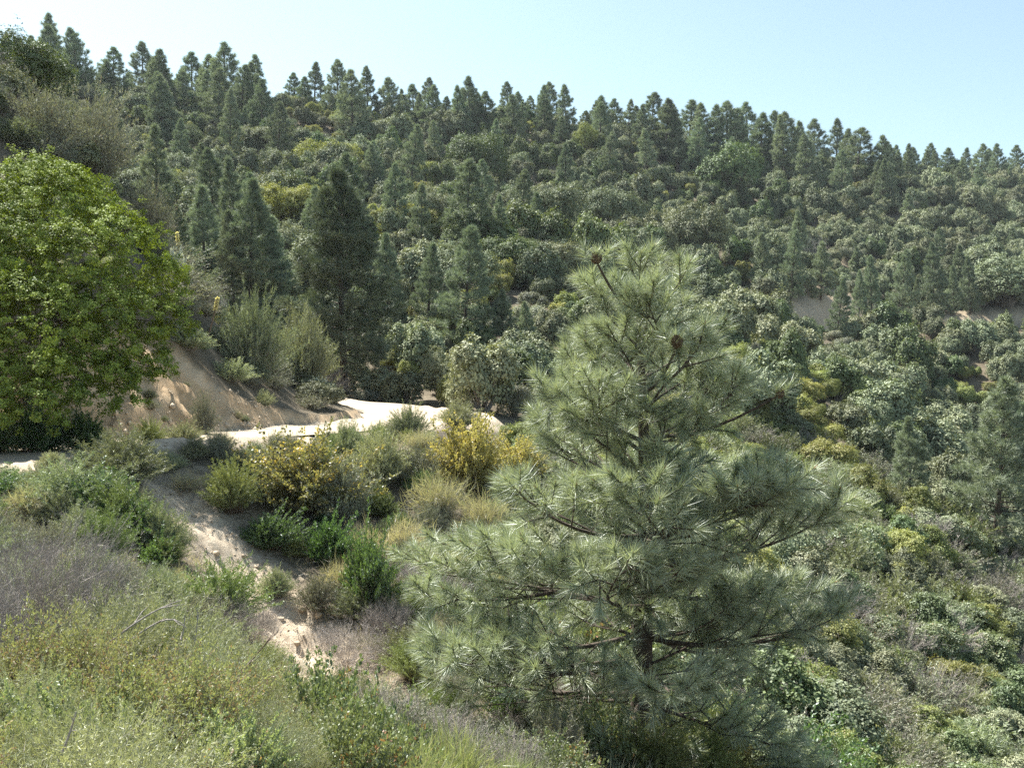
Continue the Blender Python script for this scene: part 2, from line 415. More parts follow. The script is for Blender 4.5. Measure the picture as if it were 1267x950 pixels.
# ------------------------------------------------------------------ ground sheet and roads
def build_ground():
    a = np.concatenate([np.arange(-180, -40, 3.0), np.arange(-40, 40, .24), np.arange(40, 180, 3.0)])
    r = [.6]
    while r[-1] < 640:
        q = r[-1]
        r.append(q * (1.03 if q < 11 else 1.0085 if q < 46 else 1.02 if q < 420 else 1.09))
    r = np.array(r); th = np.radians(a)
    Rr, Th = np.meshgrid(r, th, indexing='ij')
    x, y = (Rr * np.sin(Th)).ravel(), (Rr * np.cos(Th)).ravel()
    x = np.append(x, 0); y = np.append(y, 0)
    z, sand, cut, _ = ground(x, y, True)
    n, k = len(r), len(a)
    i, j = np.meshgrid(np.arange(n - 1), np.arange(k), indexing='ij')
    q = lambda ii, jj: (ii * k + jj % k).ravel()
    T = np.concatenate([np.stack([q(i, j), q(i + 1, j + 1), q(i, j + 1)], 1), np.stack([q(i, j), q(i + 1, j), q(i + 1, j + 1)], 1)])
    jj = np.arange(k)
    T = np.concatenate([T, np.stack([np.full(k, n * k), jj, (jj + 1) % k], 1)])
    me = tri_mesh('ground', np.stack([x, y, z], 1), T, M['soil'], smooth=True)
    for nm, v in (('sand', sand), ('cut', cut)):
        at = me.attributes.new(nm, 'FLOAT', 'POINT'); at.data.foreach_set('value', v.astype(np.float32))
    tag(link('ground', me), 'brown hillside ground with dry litter and sandy cut banks', 'ground', kind='structure')

def build_road(name, line, label, lift):
    hw = line[:, 3:] - .12; line = line[:, :3]
    d = norm(np.gradient(line, axis=0) * [1, 1, 0]); s = np.stack([d[:, 1], -d[:, 0], d[:, 2] * 0], 1)
    c = np.linspace(-1, 1, 13)
    edge = 1 + .07 * np.sin(np.arange(len(line)) * .9)[:, None] * np.abs(c)[None]
    P = line[:, None] + s[:, None] * (c[None] * hw * edge)[..., None]
    x, y = P[..., 0].ravel(), P[..., 1].ravel()
    V = P.reshape(-1, 3); V[:, 2] = ground(x, y) + lift + .02 * vnoise(x * 1.5, y * 1.5, 77)
    # shallow wheel ruts
    V[:, 2] -= (.03 * np.exp(-((np.abs(np.tile(c, len(line))) - .42) / .12) ** 2))
    k = len(c); i, j = np.meshgrid(np.arange(len(line) - 1), np.arange(k - 1), indexing='ij')
    q = lambda a, b: (a * k + b).ravel()
    T = np.concatenate([np.stack([q(i, j), q(i, j + 1), q(i + 1, j + 1)], 1), np.stack([q(i, j), q(i + 1, j + 1), q(i + 1, j)], 1)])
    tag(link(name, tri_mesh(name, V, T, M['sand'], smooth=True)), label, 'road', kind='structure')

build_ground()
build_road('dirt_road', ROAD, 'pale sandy dirt road curving round the head of the ravine', .055)
build_road('dirt_road', FAR_ROAD, 'narrow dirt road cut across the far hillside', .08)

# ------------------------------------------------------------------ pines
def needles(g, p0, p1, n, ln, wd, rng, m=0):
    """Long needles spraying from shoots p0 -> p1."""
    k = len(p0); I = np.repeat(np.arange(k), n); N_ = len(I)
    ax = norm(p1 - p0)[I]; t = rng.random(N_) ** .6
    base = p0[I] + (p1 - p0)[I] * t[:, None]
    pr = norm(np.cross(ax, rng.normal(size=(N_, 3))))
    an = np.radians(78 - 52 * t + rng.normal(size=N_) * 13)
    d = ax * np.cos(an)[:, None] + pr * np.sin(an)[:, None]
    d[:, 2] -= .10
    L_ = ln * rng.uniform(.7, 1.1, N_)
    tip = base + norm(d) * L_[:, None]; tip[:, 2] -= .03 * ln
    V, T = spikes(base, tip, wd, rng)
    sh = rng.random(k)[I] * .45 + rng.random(N_) * .55
    g.add(V, T, m, sh)

def pine_branches(rng, H, n_br, prof, h0=.06, az0=0., up=None, shoots=6, nest=2, jit=1.0, tmin=.30, lv=(.78, 1.12), thin=None, whorl=0, open_top=False, asym=0.):
    """Yields (axis polyline, radii, list of side shoots, tuft starts, tuft ends) for each bough."""
    out = []
    up = up or (lambda u: -6 + 62 * u ** 1.3)
    for i in range(n_br):
        u = h0 + (1 - h0) * ((i + rng.random() * .8) / n_br) ** .9
        if whorl: u = h0 + (1 - h0) * ((i // whorl + rng.normal() * .10 + .3) / (n_br / whorl)) ** .95
        u = min(u, .985)
        if thin and rng.random() < thin(u): continue
        az = az0 + i * 2.39996 + rng.normal() * .25
        Lb = prof(u) * rng.uniform(*lv) * (1 - asym * max(0, 1 - 1.7 * u) * math.cos(az))
        el = R(up(u) + rng.normal() * 7 * jit)
        n = 9; s = np.linspace(0, 1, n)
        curl = R(30 - 12 * u + rng.normal() * 14)
        e = el + curl * (s ** 1.6 - .28)
        a = az + rng.normal() * .5 * s + rng.normal() * .25 * np.sin(s * 5)
        st = np.stack([np.cos(e) * np.cos(a), np.cos(e) * np.sin(a), np.sin(e)], 1) * Lb / (n - 1)
        P = np.concatenate([[[0, 0, u * H]], np.array([0, 0, u * H]) + np.cumsum(st[1:], 0)])
        rad = np.linspace(.008 + .011 * Lb, .006, n)
        S0, S1, sub = [P[-1] - norm(st[-1]) * .22 * min(1, Lb)], [P[-1] + norm(st[-1]) * .06], []
        k = max(2, int(round(shoots * min(1.3, Lb / prof(.3)))))
        for q in range(k):
            tm_ = tmin + (.38 * max(0, u - .45) / .55 if open_top else 0)
            t = tm_ + (.96 - tm_) * (q + rng.random() * .7) / k
            f = t * (n - 1); b = int(f); b = min(b, n - 2); o = P[b] + (P[b + 1] - P[b]) * (f - b)
            ax = norm(P[b + 1] - P[b])
            sg = 1 if q % 2 else -1
            sid = norm(np.cross(ax, [0, 0, 1.]))
            an = R(rng.uniform(28, 60))
            d = norm(ax * math.cos(an) + sid * sg * math.sin(an) + np.array([0, 0, rng.uniform(-.02, .42)]))
            ls = Lb * (1 - t) * .5 + rng.uniform(.16, .34) * min(1, Lb + .2)
            mid = o + d * ls * .55; d2 = norm(d + np.array([0, 0, .35])); tip = mid + d2 * ls * .45
            sub.append(np.array([o, mid, tip]))
            S0.append(tip - d2 * min(.26, ls * .5)); S1.append(tip + d2 * .05)
            for w_ in range(nest if ls > .38 else (1 if nest and rng.random() < .5 else 0)):
                o2 = o + (mid - o) * rng.uniform(.45, 1.0)
                d3 = norm(d + rng.normal(size=3) * .55 + np.array([0, 0, .22])); l3 = ls * rng.uniform(.3, .5) + .08
                sub.append(np.array([o2, o2 + d3 * l3 * .6, o2 + d3 * l3]))
                S0.append(o2 + d3 * max(0, l3 - .24)); S1.append(o2 + d3 * (l3 + .04))
        out.append((P, rad, sub, np.array(S0), np.array(S1)))
    return out

def build_big_pine():
    rng = np.random.default_rng(5)
    H = 6.1
    x, y = 1.64, 13.0
    root = link('pine_tree', None); root.location = (x, y, gz(x, y) - .1)
    tag(root, 'big bushy pine with long pale needles and brown cones growing from the ravine', 'tree')
    s = np.linspace(0, 1, 14)
    tp = np.stack([0.10 * np.sin(s * 3.0) - .06 * s, .12 * np.sin(s * 4 + 1) - .10, s * H], 1); tp[0, :2] *= .5
    axis = lambda u: np.array([np.interp(u, s, tp[:, 0]), np.interp(u, s, tp[:, 1]), u * H])
    V, T = tube(tp, .15 * (1 - s) ** .8 + .014, 9)
    g = Geo().add(V, T)
    link('trunk', g.mesh('trunk', M['bark'], True), root)
    def prof(u):
        return float(np.interp(u, [0, .06, .16, .32, .5, .68, .85, 1], [2.1, 2.7, 3.0, 2.9, 2.5, 1.75, 1.1, .45]))
    br = pine_branches(rng, H, 84, prof, .05, .4, lambda u: np.interp(u, [0, .25, .5, .8, 1], [-14, -2, 14, 32, 58]), 11, 2, 1.5, .20, (.62, 1.15), lambda u: .10 + .5 * max(0, u - .5) / .5, 6, True, .22)
    br += pine_branches(rng, H, 18, lambda u: 1.5 - .8 * u, .08, 1.1, lambda u: 4 + 40 * u, 7, 1, 2.0, .25, (.6, 1.2), lambda u: .8 * (u > .78))
    # leader shoot
    top = axis(.99)
    for P, rad, sub, S0, S1 in br:
        off = axis(P[0, 2] / H) - P[0]
        g = Geo(); V, T = tube(P + off, rad, 5); g.add(V, T)
        for q in sub:
            V, T = tube(q + off, np.array([.011, .008, .005]), 4); g.add(V, T)
        # reddish buds at the shoot tips
        d = norm(S1 - S0)
        V, T = spikes(S1 + off, S1 + off + d * .07, .02, rng); g.add(V, T, 1)
        b = link('branch', g.mesh('branch', [M['bark'], M['bud']], True), root)
        g = Geo(); needles(g, S0 + off, S1 + off, 115, .24, .0082, rng)
        # older needles a little further in
        ax = norm(S1 - S0); k = rng.random(len(S0)) < .45
        needles(g, (S0 - ax * .20)[k] + off, S0[k] + off, 34, .21, .008, rng)
        tag(link('needles', g.mesh('needles', M['needle']), b), kind='stuff')
    g = Geo(); S0 = np.array([top - [0, 0, .3], top + [.05, .02, -.05], top + [-.12, .04, -.1]]); S1 = S0 + [[0, 0, .35], [.16, .05, .3], [-.2, .02, .32]]
    b = Geo()
    for p, q in zip(S0, S1):
        V, T = tube(np.array([p - [0, 0, .2], p, q]), np.array([.018, .013, .008]), 5); b.add(V, T)
    bo = link('branch', b.mesh('leader', [M['bark'], M['bud']], True), root)
    needles(g, S0, S1, 150, .24, .0085, rng)
    tag(link('needles', g.mesh('needles', M['needle']), bo), kind='stuff')
    # cones: fat eggs of overlapping pointed scales
    def cone_mesh(seed):
        r2 = np.random.default_rng(seed); g = Geo()
        n = 9; t = np.linspace(0, 1, n)
        V, T = tube(np.stack([t * 0, t * 0, t * .22], 1), .085 * np.sin(np.pi * (t * .86 + .12)) ** .8, 10); g.add(V, T)
        k = 150; i = np.arange(k); h = (i + .5) / k; az = i * 2.39996
        rr = .085 * np.sin(np.pi * (h * .86 + .12)) ** .8
        p = np.stack([rr * np.cos(az), rr * np.sin(az), h * .22], 1)
        d = np.stack([np.cos(az), np.sin(az), .7 + 0 * az], 1)
        V, T = kites(p - norm(d) * .01, d, .045, .035, r2); g.add(V, T)
        return g.mesh('pine_cone', M['cone'])
    cm = cone_mesh(3)
    zb = root.location.z
    spots = [(738, 326, 12.2, 0), (838, 430, 11.5, 1), (806, 366, 12.1, 3), (962, 492, 12.0, 4)]
    for px, py, Y, k in spots:
        X, _, Z = Q(px, py, Y)
        c = link('pine_cone', cm, root)
        c.location = (X - x, Y - y, Z - zb); c.rotation_euler = (RNG.uniform(-.5, .5), RNG.uniform(-.5, .5), k)
        sc = .66 if k < 3 else .5
        c.scale = (sc, sc, sc)
        # the bough that carries the cone
        g = Geo(); e = np.array([X - x, Y - y, Z - zb + .02]); u = max(.1, (e[2] - .55) / H); st = axis(u)
        t = np.linspace(0, 1, 8)[:, None]; P = st + (e - st) * t; P[:, 2] += (np.sin(t[:, 0] * np.pi) * -.14)
        V, T = tube(P, np.linspace(.028, .012, 8), 6); g.add(V, T)
        bo = link('branch', g.mesh('cone_bough', [M['bark'], M['bud']], True), root)
        g = Geo(); e2 = e + [0, 0, .16 * sc]
        needles(g, np.array([e, e2 - [.1, 0, .1], e2 + [.1, .05, -.1]]), np.array([e2, e2 + [-.15, 0, .05], e2 + [.16, .05, .05]]), 80, .22, .0085, rng)
        tag(link('needles', g.mesh('needles', M['needle']), bo), kind='stuff')

def pine_proto(seed, H, wide, n_br, shoots, nest, nn, nl, nw, bare=.06, sparse=1.0, mat_=None):
    rng = np.random.default_rng(seed)
    lop = rng.uniform(.88, 1.1, 12)
    def prof(u):
        return wide * float(np.interp(u, [0, .12, .3, .6, .85, 1], [.75, 1., .94, .64, .32, .07])) * lop[int(u * 11.9)]
    g = Geo(); s = np.linspace(0, 1, 9)
    lean = rng.normal(size=2) * .02 * H
    ax = np.stack([lean[0] * s ** 2 + .04 * np.sin(s * 5), lean[1] * s ** 2 + .04 * np.cos(s * 4), s * H], 1)
    V, T = tube(ax, (.014 * H + .03) * (1 - s) ** .8 + .012, 7); g.add(V, T)
    nd = Geo()
    for P, rad, sub, S0, S1 in pine_branches(rng, H, n_br, prof, bare, rng.random() * 6, lambda u: np.interp(u, [0, .3, .7, 1], [-8, 8, 30, 62]), shoots, nest, 1.3, .2, (.68, 1.15)):
        off = np.array([np.interp(P[0, 2], ax[:, 2], ax[:, 0]), np.interp(P[0, 2], ax[:, 2], ax[:, 1]), 0])
        V, T = tube((P + off)[::2], rad[::2] * 1.2, 3); g.add(V, T)
        ax_ = norm(S1 - S0)
        k = rng.random(len(S0)) < sparse
        needles(nd, (S0 + off - ax_ * .12)[k], (S1 + off + ax_ * .08)[k], nn, nl, nw, rng)
    tip = ax[-1]
    needles(nd, np.array([tip - [0, 0, .5], tip - [0, 0, .15]]), np.array([tip - [0, 0, .1], tip + [0, 0, .25]]), nn * 2, nl, nw, rng)
    return g.mesh('trunk', M['bark'], True), nd.mesh('crown', mat_ or M['needle_far'])

PINE_MID = [pine_proto(101 + i, 10, w_, nb, 9, 1, 38, .37, .030, ba) for i, (w_, nb, ba) in enumerate([(2.9, 100, .07), (2.4, 88, .05), (2.2, 80, .05)])]
PINE_MID.append(pine_proto(119, 10, 2.9, 112, 9, 1, 40, .37, .032, .12, 1.0, M['needle_shaded']))  # crown takes the needle colour that has shade painted in
PINE_FAR = [pine_proto(201 + i, 10, w_, nb, 7, 1, 34, .44, .046, ba, sp) for i, (w_, nb, ba, sp) in enumerate([(2.3, 62, .06, 1), (2.7, 66, .05, 1), (1.9, 54, .10, .9), (2.4, 58, .08, .95), (3.0, 66, .06, 1)])]

def put_pine(proto, x, y, h, rng, label, group=None, wide=1.0, sink=.2):
    o = link('pine_tree', None); s = h / 10.0
    o.location = (x, y, gz(x, y) - sink); o.scale = (s * wide, s * wide, s)
    o.rotation_euler = (rng.normal() * .045, rng.normal() * .045, rng.random() * 6.28)
    tag(o, label, 'tree', group)
    link('trunk', proto[0], o)
    tag(link('crown', proto[1], o), kind='stuff')
    return o

# ------------------------------------------------------------------ leafy shrubs and oaks
def lobes(rng, n, w, h, z0=.35):
    L_ = []
    for i in range(n):
        a = i * 2.4 + rng.random(); rr = w * (.15 + .42 * math.sqrt(i / max(1, n - 1)))
        s = w * rng.uniform(.20, .40)
        L_.append((rr * math.cos(a), rr * math.sin(a), h * (z0 + rng.uniform(-.05, .42) * (1 - .55 * rr / w)) , s, s * rng.uniform(.8, 1.05) * h / w))
    return np.array(L_)

def crown(g, Lb, rng, clumps, per, ln, wd, spread, m=0, droop=0.0, updir=.3, zmin=.05):
    """Leaf clumps sitting on and just inside lumpy lobes."""
    wt = Lb[:, 3] ** 2; I = rng.choice(len(Lb), clumps, p=wt / wt.sum())
    d = unit(clumps, rng); d[:, 2] = np.where(d[:, 2] < -.45, -d[:, 2], d[:, 2])
    rad = np.clip(1 - np.abs(rng.normal(size=clumps)) * .22, .15, 1.0) * (1 + .10 * np.sin(d[:, 0] * 7 + I) + .10 * np.sin(d[:, 1] * 6 + 2 * I + d[:, 2] * 5))
    rad = rad * np.where(rng.random(clumps) < .12, rng.uniform(1.02, 1.28, clumps), 1)
    C = Lb[I, :3] + d * rad[:, None] * np.stack([Lb[I, 3], Lb[I, 3], Lb[I, 4]], 1)
    C[:, 2] = np.maximum(C[:, 2], zmin)
    # drop most clumps that are buried deep in another lobe
    dd = (((C[:, None] - Lb[None, :, :3]) / np.stack([Lb[:, 3], Lb[:, 3], Lb[:, 4]], 1)[None]) ** 2).sum(-1).min(1)
    keep = (dd > .45) | (rng.random(clumps) < .25)
    C, d = C[keep], d[keep]; k = len(C)
    J = np.repeat(np.arange(k), per); n = len(J)
    q = unit(n, rng) * (rng.random(n) ** .5)[:, None] * spread * rng.uniform(.6, 1.3, k)[J][:, None]
    q[:, 2] *= .7
    face = norm(d[J] * 1.0 + unit(n, rng) * .6 + np.array([0, 0, .35]))
    dirs = unit(n, rng) + np.array([0, 0, updir - droop]); dirs = norm(dirs - face * (dirs * face).sum(1, keepdims=True) * .85)
    V, T = kites(C[J] + q, dirs, ln * rng.uniform(.6, 1.2, n), wd * rng.uniform(.7, 1.2, n), rng, face)
    c = np.clip(rng.random(k)[J] * .5 + rng.random(n) * .5, 0, 1)
    g.add(V, T, m, np.repeat(c, 2))

def limbs(g, Lb, rng, m, r0, base=(0, 0, 0), extra=3, k=5):
    base = np.asarray(base, float)
    for L_ in Lb:
        for e in range(extra):
            tip = L_[:3] + unit(1, rng)[0] * L_[3] * (.75 if e else .2)
            tip[2] = max(tip[2], .1)
            t = np.linspace(0, 1, 6)[:, None]
            P = base + (tip - base) * t + np.array([0, 0, 1]) * np.sin(t * np.pi) * .10 * L_[3] + rng.normal(size=(6, 3)) * .02 * L_[3] * np.sin(t * np.pi)
            V, T = tube(P, np.linspace(r0 if e == 0 else r0 * .6, r0 * .12, 6), k); g.add(V, T, m)

def round_shrub(seed, w, h, n, clumps, per, ln, wd, spread, leafmat, wood='twig', r0=.04, z0=.3):
    """A unit bush: crown lobes with leaves (material 0) and limbs (material 1) in one mesh."""
    rng = np.random.default_rng(seed); g = Geo(); Lb = lobes(rng, n, w, h, z0)
    crown(g, Lb, rng, clumps, per, ln, wd, spread)
    limbs(g, Lb, rng, 1, r0, extra=2, k=3)
    return g.mesh('shrub', [leafmat, M[wood]])

def stem_shrub(seed, n, h, w, lps, ln, wd, leafmat, wood='twig', tw=.006, bush=.05, t0=.25, up=.5, hair=0, flat=.55, tri=True, ret=False):
    """Many arching wands from one crown, small leaves along each."""
    rng = np.random.default_rng(seed); g = Geo()
    ph = rng.random(n) * 2 * np.pi; ro = w * np.sqrt(rng.random(n))
    zt = h * (1 - flat * (ro / w) ** 2) * rng.uniform(.68, 1.08, n)
    kc = max(5, n // 28); cc = rng.integers(0, kc, n); cj = rng.normal(size=(kc, 2)) * .22 * w
    zt = zt * rng.uniform(.58, 1.12, kc)[cc]
    ro = ro * (.82 + .24 * np.sin(2 * ph + rng.random() * 6) + .14 * np.sin(5 * ph + rng.random() * 6))
    tip = np.stack([ro * np.cos(ph) + cj[cc, 0], ro * np.sin(ph) + cj[cc, 1], zt], 1)
    bs = tip * [.22, .22, 0] + rng.normal(size=(n, 3)) * [.05 * w, .05 * w, 0]
    ct = bs + (tip - bs) * [.25, .25, .62] + rng.normal(size=(n, 3)) * .07 * w
    bez = lambda t, I: (1 - t)[:, None] ** 2 * bs[I] + (2 * t * (1 - t))[:, None] * ct[I] + (t ** 2)[:, None] * tip[I]
    A = np.arange(n)
    # wands as slim strips, three pieces
    ts = np.linspace(0, 1, 4)
    for a, b in zip(ts[:-1], ts[1:]):
        V, T = spikes(bez(np.full(n, a), A), bez(np.full(n, min(1, b + .1)), A), tw * (1.15 - a), rng); g.add(V, T, 1)
    I = np.repeat(A, lps); k = len(I); t = t0 + (1 - t0) * rng.random(k) ** .75
    p = bez(t, I); tg = norm(bez(np.minimum(t + .05, 1.05), I) - p)
    # short side shoots carry the leaves
    ns = 5; S = rng.normal(size=(n, ns, 3)); so = S[I, rng.integers(0, ns, k)] * [1, 1, .6]
    p = p + norm(so) * (rng.random(k) * bush)[:, None] * (1.2 - t)[:, None]
    d = norm(tg * up + norm(so) * .35 + unit(k, rng) * .55)
    L_ = ln * rng.uniform(.6, 1.25, k)
    c = np.clip(rng.random(n)[I] * .5 + rng.random(k) * .5, 0, 1)
    if tri:
        V, T = spikes(p, p + d * L_[:, None], wd, rng); g.add(V, T, 0, c)
    else:
        V, T = kites(p, d, L_, wd * rng.uniform(.7, 1.2, k), rng); g.add(V, T, 0, np.repeat(c, 2))
    if hair:   # fine dry twiglets standing out of the bush
        I = rng.integers(0, n, hair); t = rng.uniform(.35, 1, hair); p = bez(t, I)
        d = norm(unit(hair, rng) + norm(p - [0, 0, .2 * h]) * .9)
        V, T = spikes(p, p + d * rng.uniform(.08, .25, hair)[:, None] * w, tw * .55, rng); g.add(V, T, 1)
    return g if ret else g.mesh('shrub', [leafmat, M[wood]])

def dead_shrub(seed, n, h, w, wood='dead', tw=.012, gen=3, split=5, sag=0.):
    rng = np.random.default_rng(seed); g = Geo()
    ph = rng.random(n) * 6.283; ro = w * np.sqrt(rng.random(n))
    tip = np.stack([ro * np.cos(ph), ro * np.sin(ph), h * (1 - .5 * (ro / w) ** 2) * rng.uniform(.6, 1.0, n)], 1)
    bs = tip * [.15, .15, 0]
    for k in range(gen):
        V, T = spikes(bs, tip, tw, rng); g.add(V, T, 0)
        I = np.repeat(np.arange(len(bs)), split); t = rng.uniform(.3, .95, len(I))
        nb = bs[I] + (tip - bs)[I] * t[:, None]
        ln = np.linalg.norm(tip - bs, axis=1)[I] * rng.uniform(.28, .5, len(I))
        d = norm(norm((tip - bs)[I]) + unit(len(I), rng) * .75 + [0, 0, .1 - sag])
        bs, tip, tw = nb, nb + d * ln[:, None], tw * .62
    V, T = spikes(bs, tip, tw, rng); g.add(V, T, 0)
    return g.mesh('shrub', [M[wood]])

FAR = dict(   # hillside bushes, about 2 m across at scale 1
    scrub=[round_shrub(300 + i, 1.0, 1.35, 9 + 2 * i, 1700, 9, .068, .048, .10, M['scrub']) for i in range(4)],
    olive=[round_shrub(320 + i, 1.0, 1.15, 9 + 2 * i, 1600, 9, .068, .048, .10, M['olive']) for i in range(2)],
    green=[round_shrub(330 + i, 1.0, 1.5, 9 + 2 * i, 1700, 9, .068, .05, .10, M['green']) for i in range(2)],
    grey=[round_shrub(340 + i, 1.0, 1.05, 9 + 2 * i, 1300, 9, .075, .03, .13, M['grey']) for i in range(2)],
)
BIGOAK = {k: [round_shrub(350 + 7 * i + j, 1.0, 1.3, 17, 2600, 11, .040, .028, .075, M[k], 'oakbark', .03, .34) for j in range(2)] for i, k in enumerate(('scrub', 'green', 'olive'))}
MIDS = dict(  # chaparral at 20-60 m, about 2 m across at scale 1, finer leaves
    scrub=[round_shrub(400 + i, 1.0, 1.25, 10 + i, 1700, 11, .058, .036, .09, M['scrub'], r0=.03) for i in range(2)],
    olive=[round_shrub(410 + i, 1.0, 1.15, 10 + i, 1700, 11, .056, .036, .09, M['olive'], r0=.03) for i in range(2)],
    green=[round_shrub(420 + i, 1.0, 1.25, 10, 1700, 11, .058, .038, .09, M['green'], r0=.03) for i in range(1)],
    manz=[round_shrub(430 + i, 1.0, 1.2, 10, 1500, 11, .058, .038, .09, M['manz'], 'brown', r0=.03) for i in range(1)],
    sage=[stem_shrub(440 + i, 260, 1.15, 1.0, 52, .085, .022, M['sage'], tw=.014, bush=.14, hair=500) for i in range(2)],
    chamise=[stem_shrub(450 + i, 260, 1.3, .9, 55, .08, .022, M['chamise'], 'brown', tw=.014, bush=.13, hair=300) for i in range(2)],
    grey=[stem_shrub(460 + i, 240, 1.1, 1.0, 26, .07, .02, M['grey'], tw=.016, bush=.16, hair=1400) for i in range(2)],
    dead=[dead_shrub(470 + i, 60, 1.2, .95, tw=.02) for i in range(2)],
    yellow=[stem_shrub(480 + i, 260, 1.2, 1.0, 60, .075, .034, M['yellow'], 'brown', tw=.014, bush=.16, hair=200) for i in range(1)],
)

KINDNAME = dict(scrub='scrub_oak', olive='manzanita_shrub', green='oak_shrub', grey='buckbrush_shrub', manz='manzanita_shrub', sage='sagebrush', chamise='chamise_shrub', dead='dead_shrub', yellow='flowering_shrub')

def put(name, me, x, y, s, rng, label, cat='shrub', group=None, sink=.06, sz=None, rot=None, z=None):
    o = link(name, me)
    o.location = (x, y, (gz(x, y) if z is None else z) - sink)
    o.rotation_euler = (0, 0, rng.random() * 6.283 if rot is None else rot)
    o.scale = (s, s, s if sz is None else sz)
    return tag(o, label, cat, group)

# ------------------------------------------------------------------ pines on the ridge and the hillside
def crest(px):
    Y = np.linspace(130, 420, 300); X = (px - CX) / F * Y
    k = int(np.argmax(ground(X, Y) / Y))
    return Y[k]

rp = np.random.default_rng(31)
RIDGE = [(8, 42), (27, 50), (43, 55), (60, 92), (85, 85), (110, 85), (143, 62), (160, 92), (180, 55), (200, 75), (222, 96), (238, 68), (258, 72), (280, 55), (298, 84), (315, 70), (365, 92), (378, 96), (390, 80), (418, 77), (455, 85),
         (485, 98), (500, 112), (515, 105), (530, 100), (550, 122), (570, 112), (590, 112), (603, 115), (630, 105), (642, 116), (655, 120), (675, 125), (700, 108), (722, 140), (745, 120), (760, 125), (775, 125), (790, 132), (805, 118), (825, 125),
         (850, 128), (870, 130), (885, 132), (900, 130), (912, 138), (925, 130), (940, 140), (955, 140), (975, 143), (990, 152), (1005, 150), (1033, 150), (1048, 162), (1060, 160), (1087, 170), (1100, 182), (1110, 180), (1130, 183), (1145, 180),
         (1158, 188), (1170, 185), (1190, 185), (1210, 180), (1222, 186), (1235, 180), (1255, 182), (-20, 50), (-50, 60), (-80, 52), (1285, 184), (1310, 180), (1340, 190)]
for i, (px, top) in enumerate(RIDGE):
    Y = crest(px) - rp.uniform(-4, 14) * (1 if px < 1050 else 2)
    X = (px - CX) / F * Y
    h = float(np.clip((HY - top) / F * Y - gz(X, Y), 5, 21))
    put_pine(PINE_FAR[i % 5 if px > 60 else (i % 2) * 2], X, Y, h, rp, 'tall grey-green pine standing along the skyline ridge', 'pines along the skyline ridge', wide=rp.uniform(1.1, 1.6))
for i in range(110):      # a second rank just below the crest
    px = rp.uniform(-60, 1330)
    if 330 < px < 360 or 700 < px < 722: continue
    c = crest(px); Y = c - rp.uniform(2, 28) * (1 if px < 1000 else 1.6); X = (px - CX) / F * Y
    if 340 < px < 480 and rp.random() < .7: continue
    put_pine(PINE_FAR[(i * 3) % 5], X, Y, rp.uniform(4.5, 13), rp, 'mid-height grey-green pine on the slope just under the skyline pines', 'second rank of pines below the ridge', wide=rp.uniform(1.0, 1.3))
# pines told apart on the slope: centre, top, foot
HILL = [(285, 112, 200), (346, 126, 212), (520, 228, 330), (490, 205, 300), (540, 152, 216), (508, 156, 236), (860, 150, 226), (970, 145, 236), (802, 160, 232), (645, 212, 300), (385, 232, 330), (660, 240, 318), (150, 150, 236), (225, 150, 222), (1000, 170, 250), (905, 172, 250), (460, 180, 250), (610, 150, 220), (700, 180, 250), (750, 165, 235), (1090, 200, 262), (1040, 190, 255)]
for i, (px, top, py) in enumerate(HILL):
    x, y, z = hit(px, py, 60)
    put_pine(PINE_FAR[i % 5], x, y, (py - top) / F * y, rp, 'grey-green pine rising singly out of the brush halfway up the hillside', 'pines scattered over the hillside brush', wide=rp.uniform(.85, 1.1))
for i in range(26):
    px = rp.choice([rp.uniform(160, 700), rp.uniform(160, 560), rp.uniform(900, 1300)]); py = rp.uniform(205, 370)
    x, y, z = hit(px, py, 70)
    if y > 300 or y < 75 or road_dist(np.array([x]), np.array([y]), FAR_ROAD)[0][0] < 5: continue
    put_pine(PINE_FAR[i % 5], x, y, rp.uniform(5, 11.5), rp, 'grey-green pine rising singly out of the brush halfway up the hillside', 'pines scattered over the hillside brush', wide=rp.uniform(.9, 1.2))
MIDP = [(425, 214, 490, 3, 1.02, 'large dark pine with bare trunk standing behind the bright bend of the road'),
        (310, 226, 402, 1, 1.15, None), (252, 232, 372, 2, 1.1, None), (338, 268, 400, 2, 1.1, None), (222, 258, 352, 1, 1.0, None), (292, 262, 398, 2, 1.0, None),
        (575, 282, 440, 0, .95, 'broad pale pine between the large dark pine and the big foreground pine'), (620, 358, 446, 1, 1.05, 'small pale pine behind the grey oak bush at the road bend'), (528, 300, 420, 2, 1.0, None), (480, 290, 420, 1, .9, None), (655, 372, 440, 2, 1.1, None)]
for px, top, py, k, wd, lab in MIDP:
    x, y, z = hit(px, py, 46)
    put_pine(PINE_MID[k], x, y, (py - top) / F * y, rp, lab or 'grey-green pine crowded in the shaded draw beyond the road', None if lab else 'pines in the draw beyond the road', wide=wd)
FARP = [(1035, 343, 418, 1), (1080, 318, 414, 2), (1062, 335, 412, 2), (1155, 302, 392, 1), (1112, 312, 400, 0), (978, 285, 372, 2), (990, 262, 340, 1), (945, 290, 372, 0), (1130, 345, 402, 2), (1200, 318, 388, 1), (1015, 300, 372, 0), (1180, 330, 390, 2)]
for px, top, py, k in FARP:
    x, y, z = hit(px, py, 90)
    put_pine(PINE_MID[k], x, y, (py - top) / F * y, rp, 'dark conical pine growing around the far road cut', 'pines around the far road cut', wide=rp.uniform(.75, .95))
for px, top, py, k, lab in [(1128, 515, 640, 1, 'pale grey-green pine on the spur of chaparral below the far road'), (1228, 468, 690, 0, 'broad pine at the canyon edge with olive-tinged needles'), (1262, 500, 640, 2, 'slim pine beside the broad canyon pine')]:
    x, y, z = hit(px, py, 30)
    put_pine(PINE_MID[k], x, y, (py - top) / F * y, rp, lab)

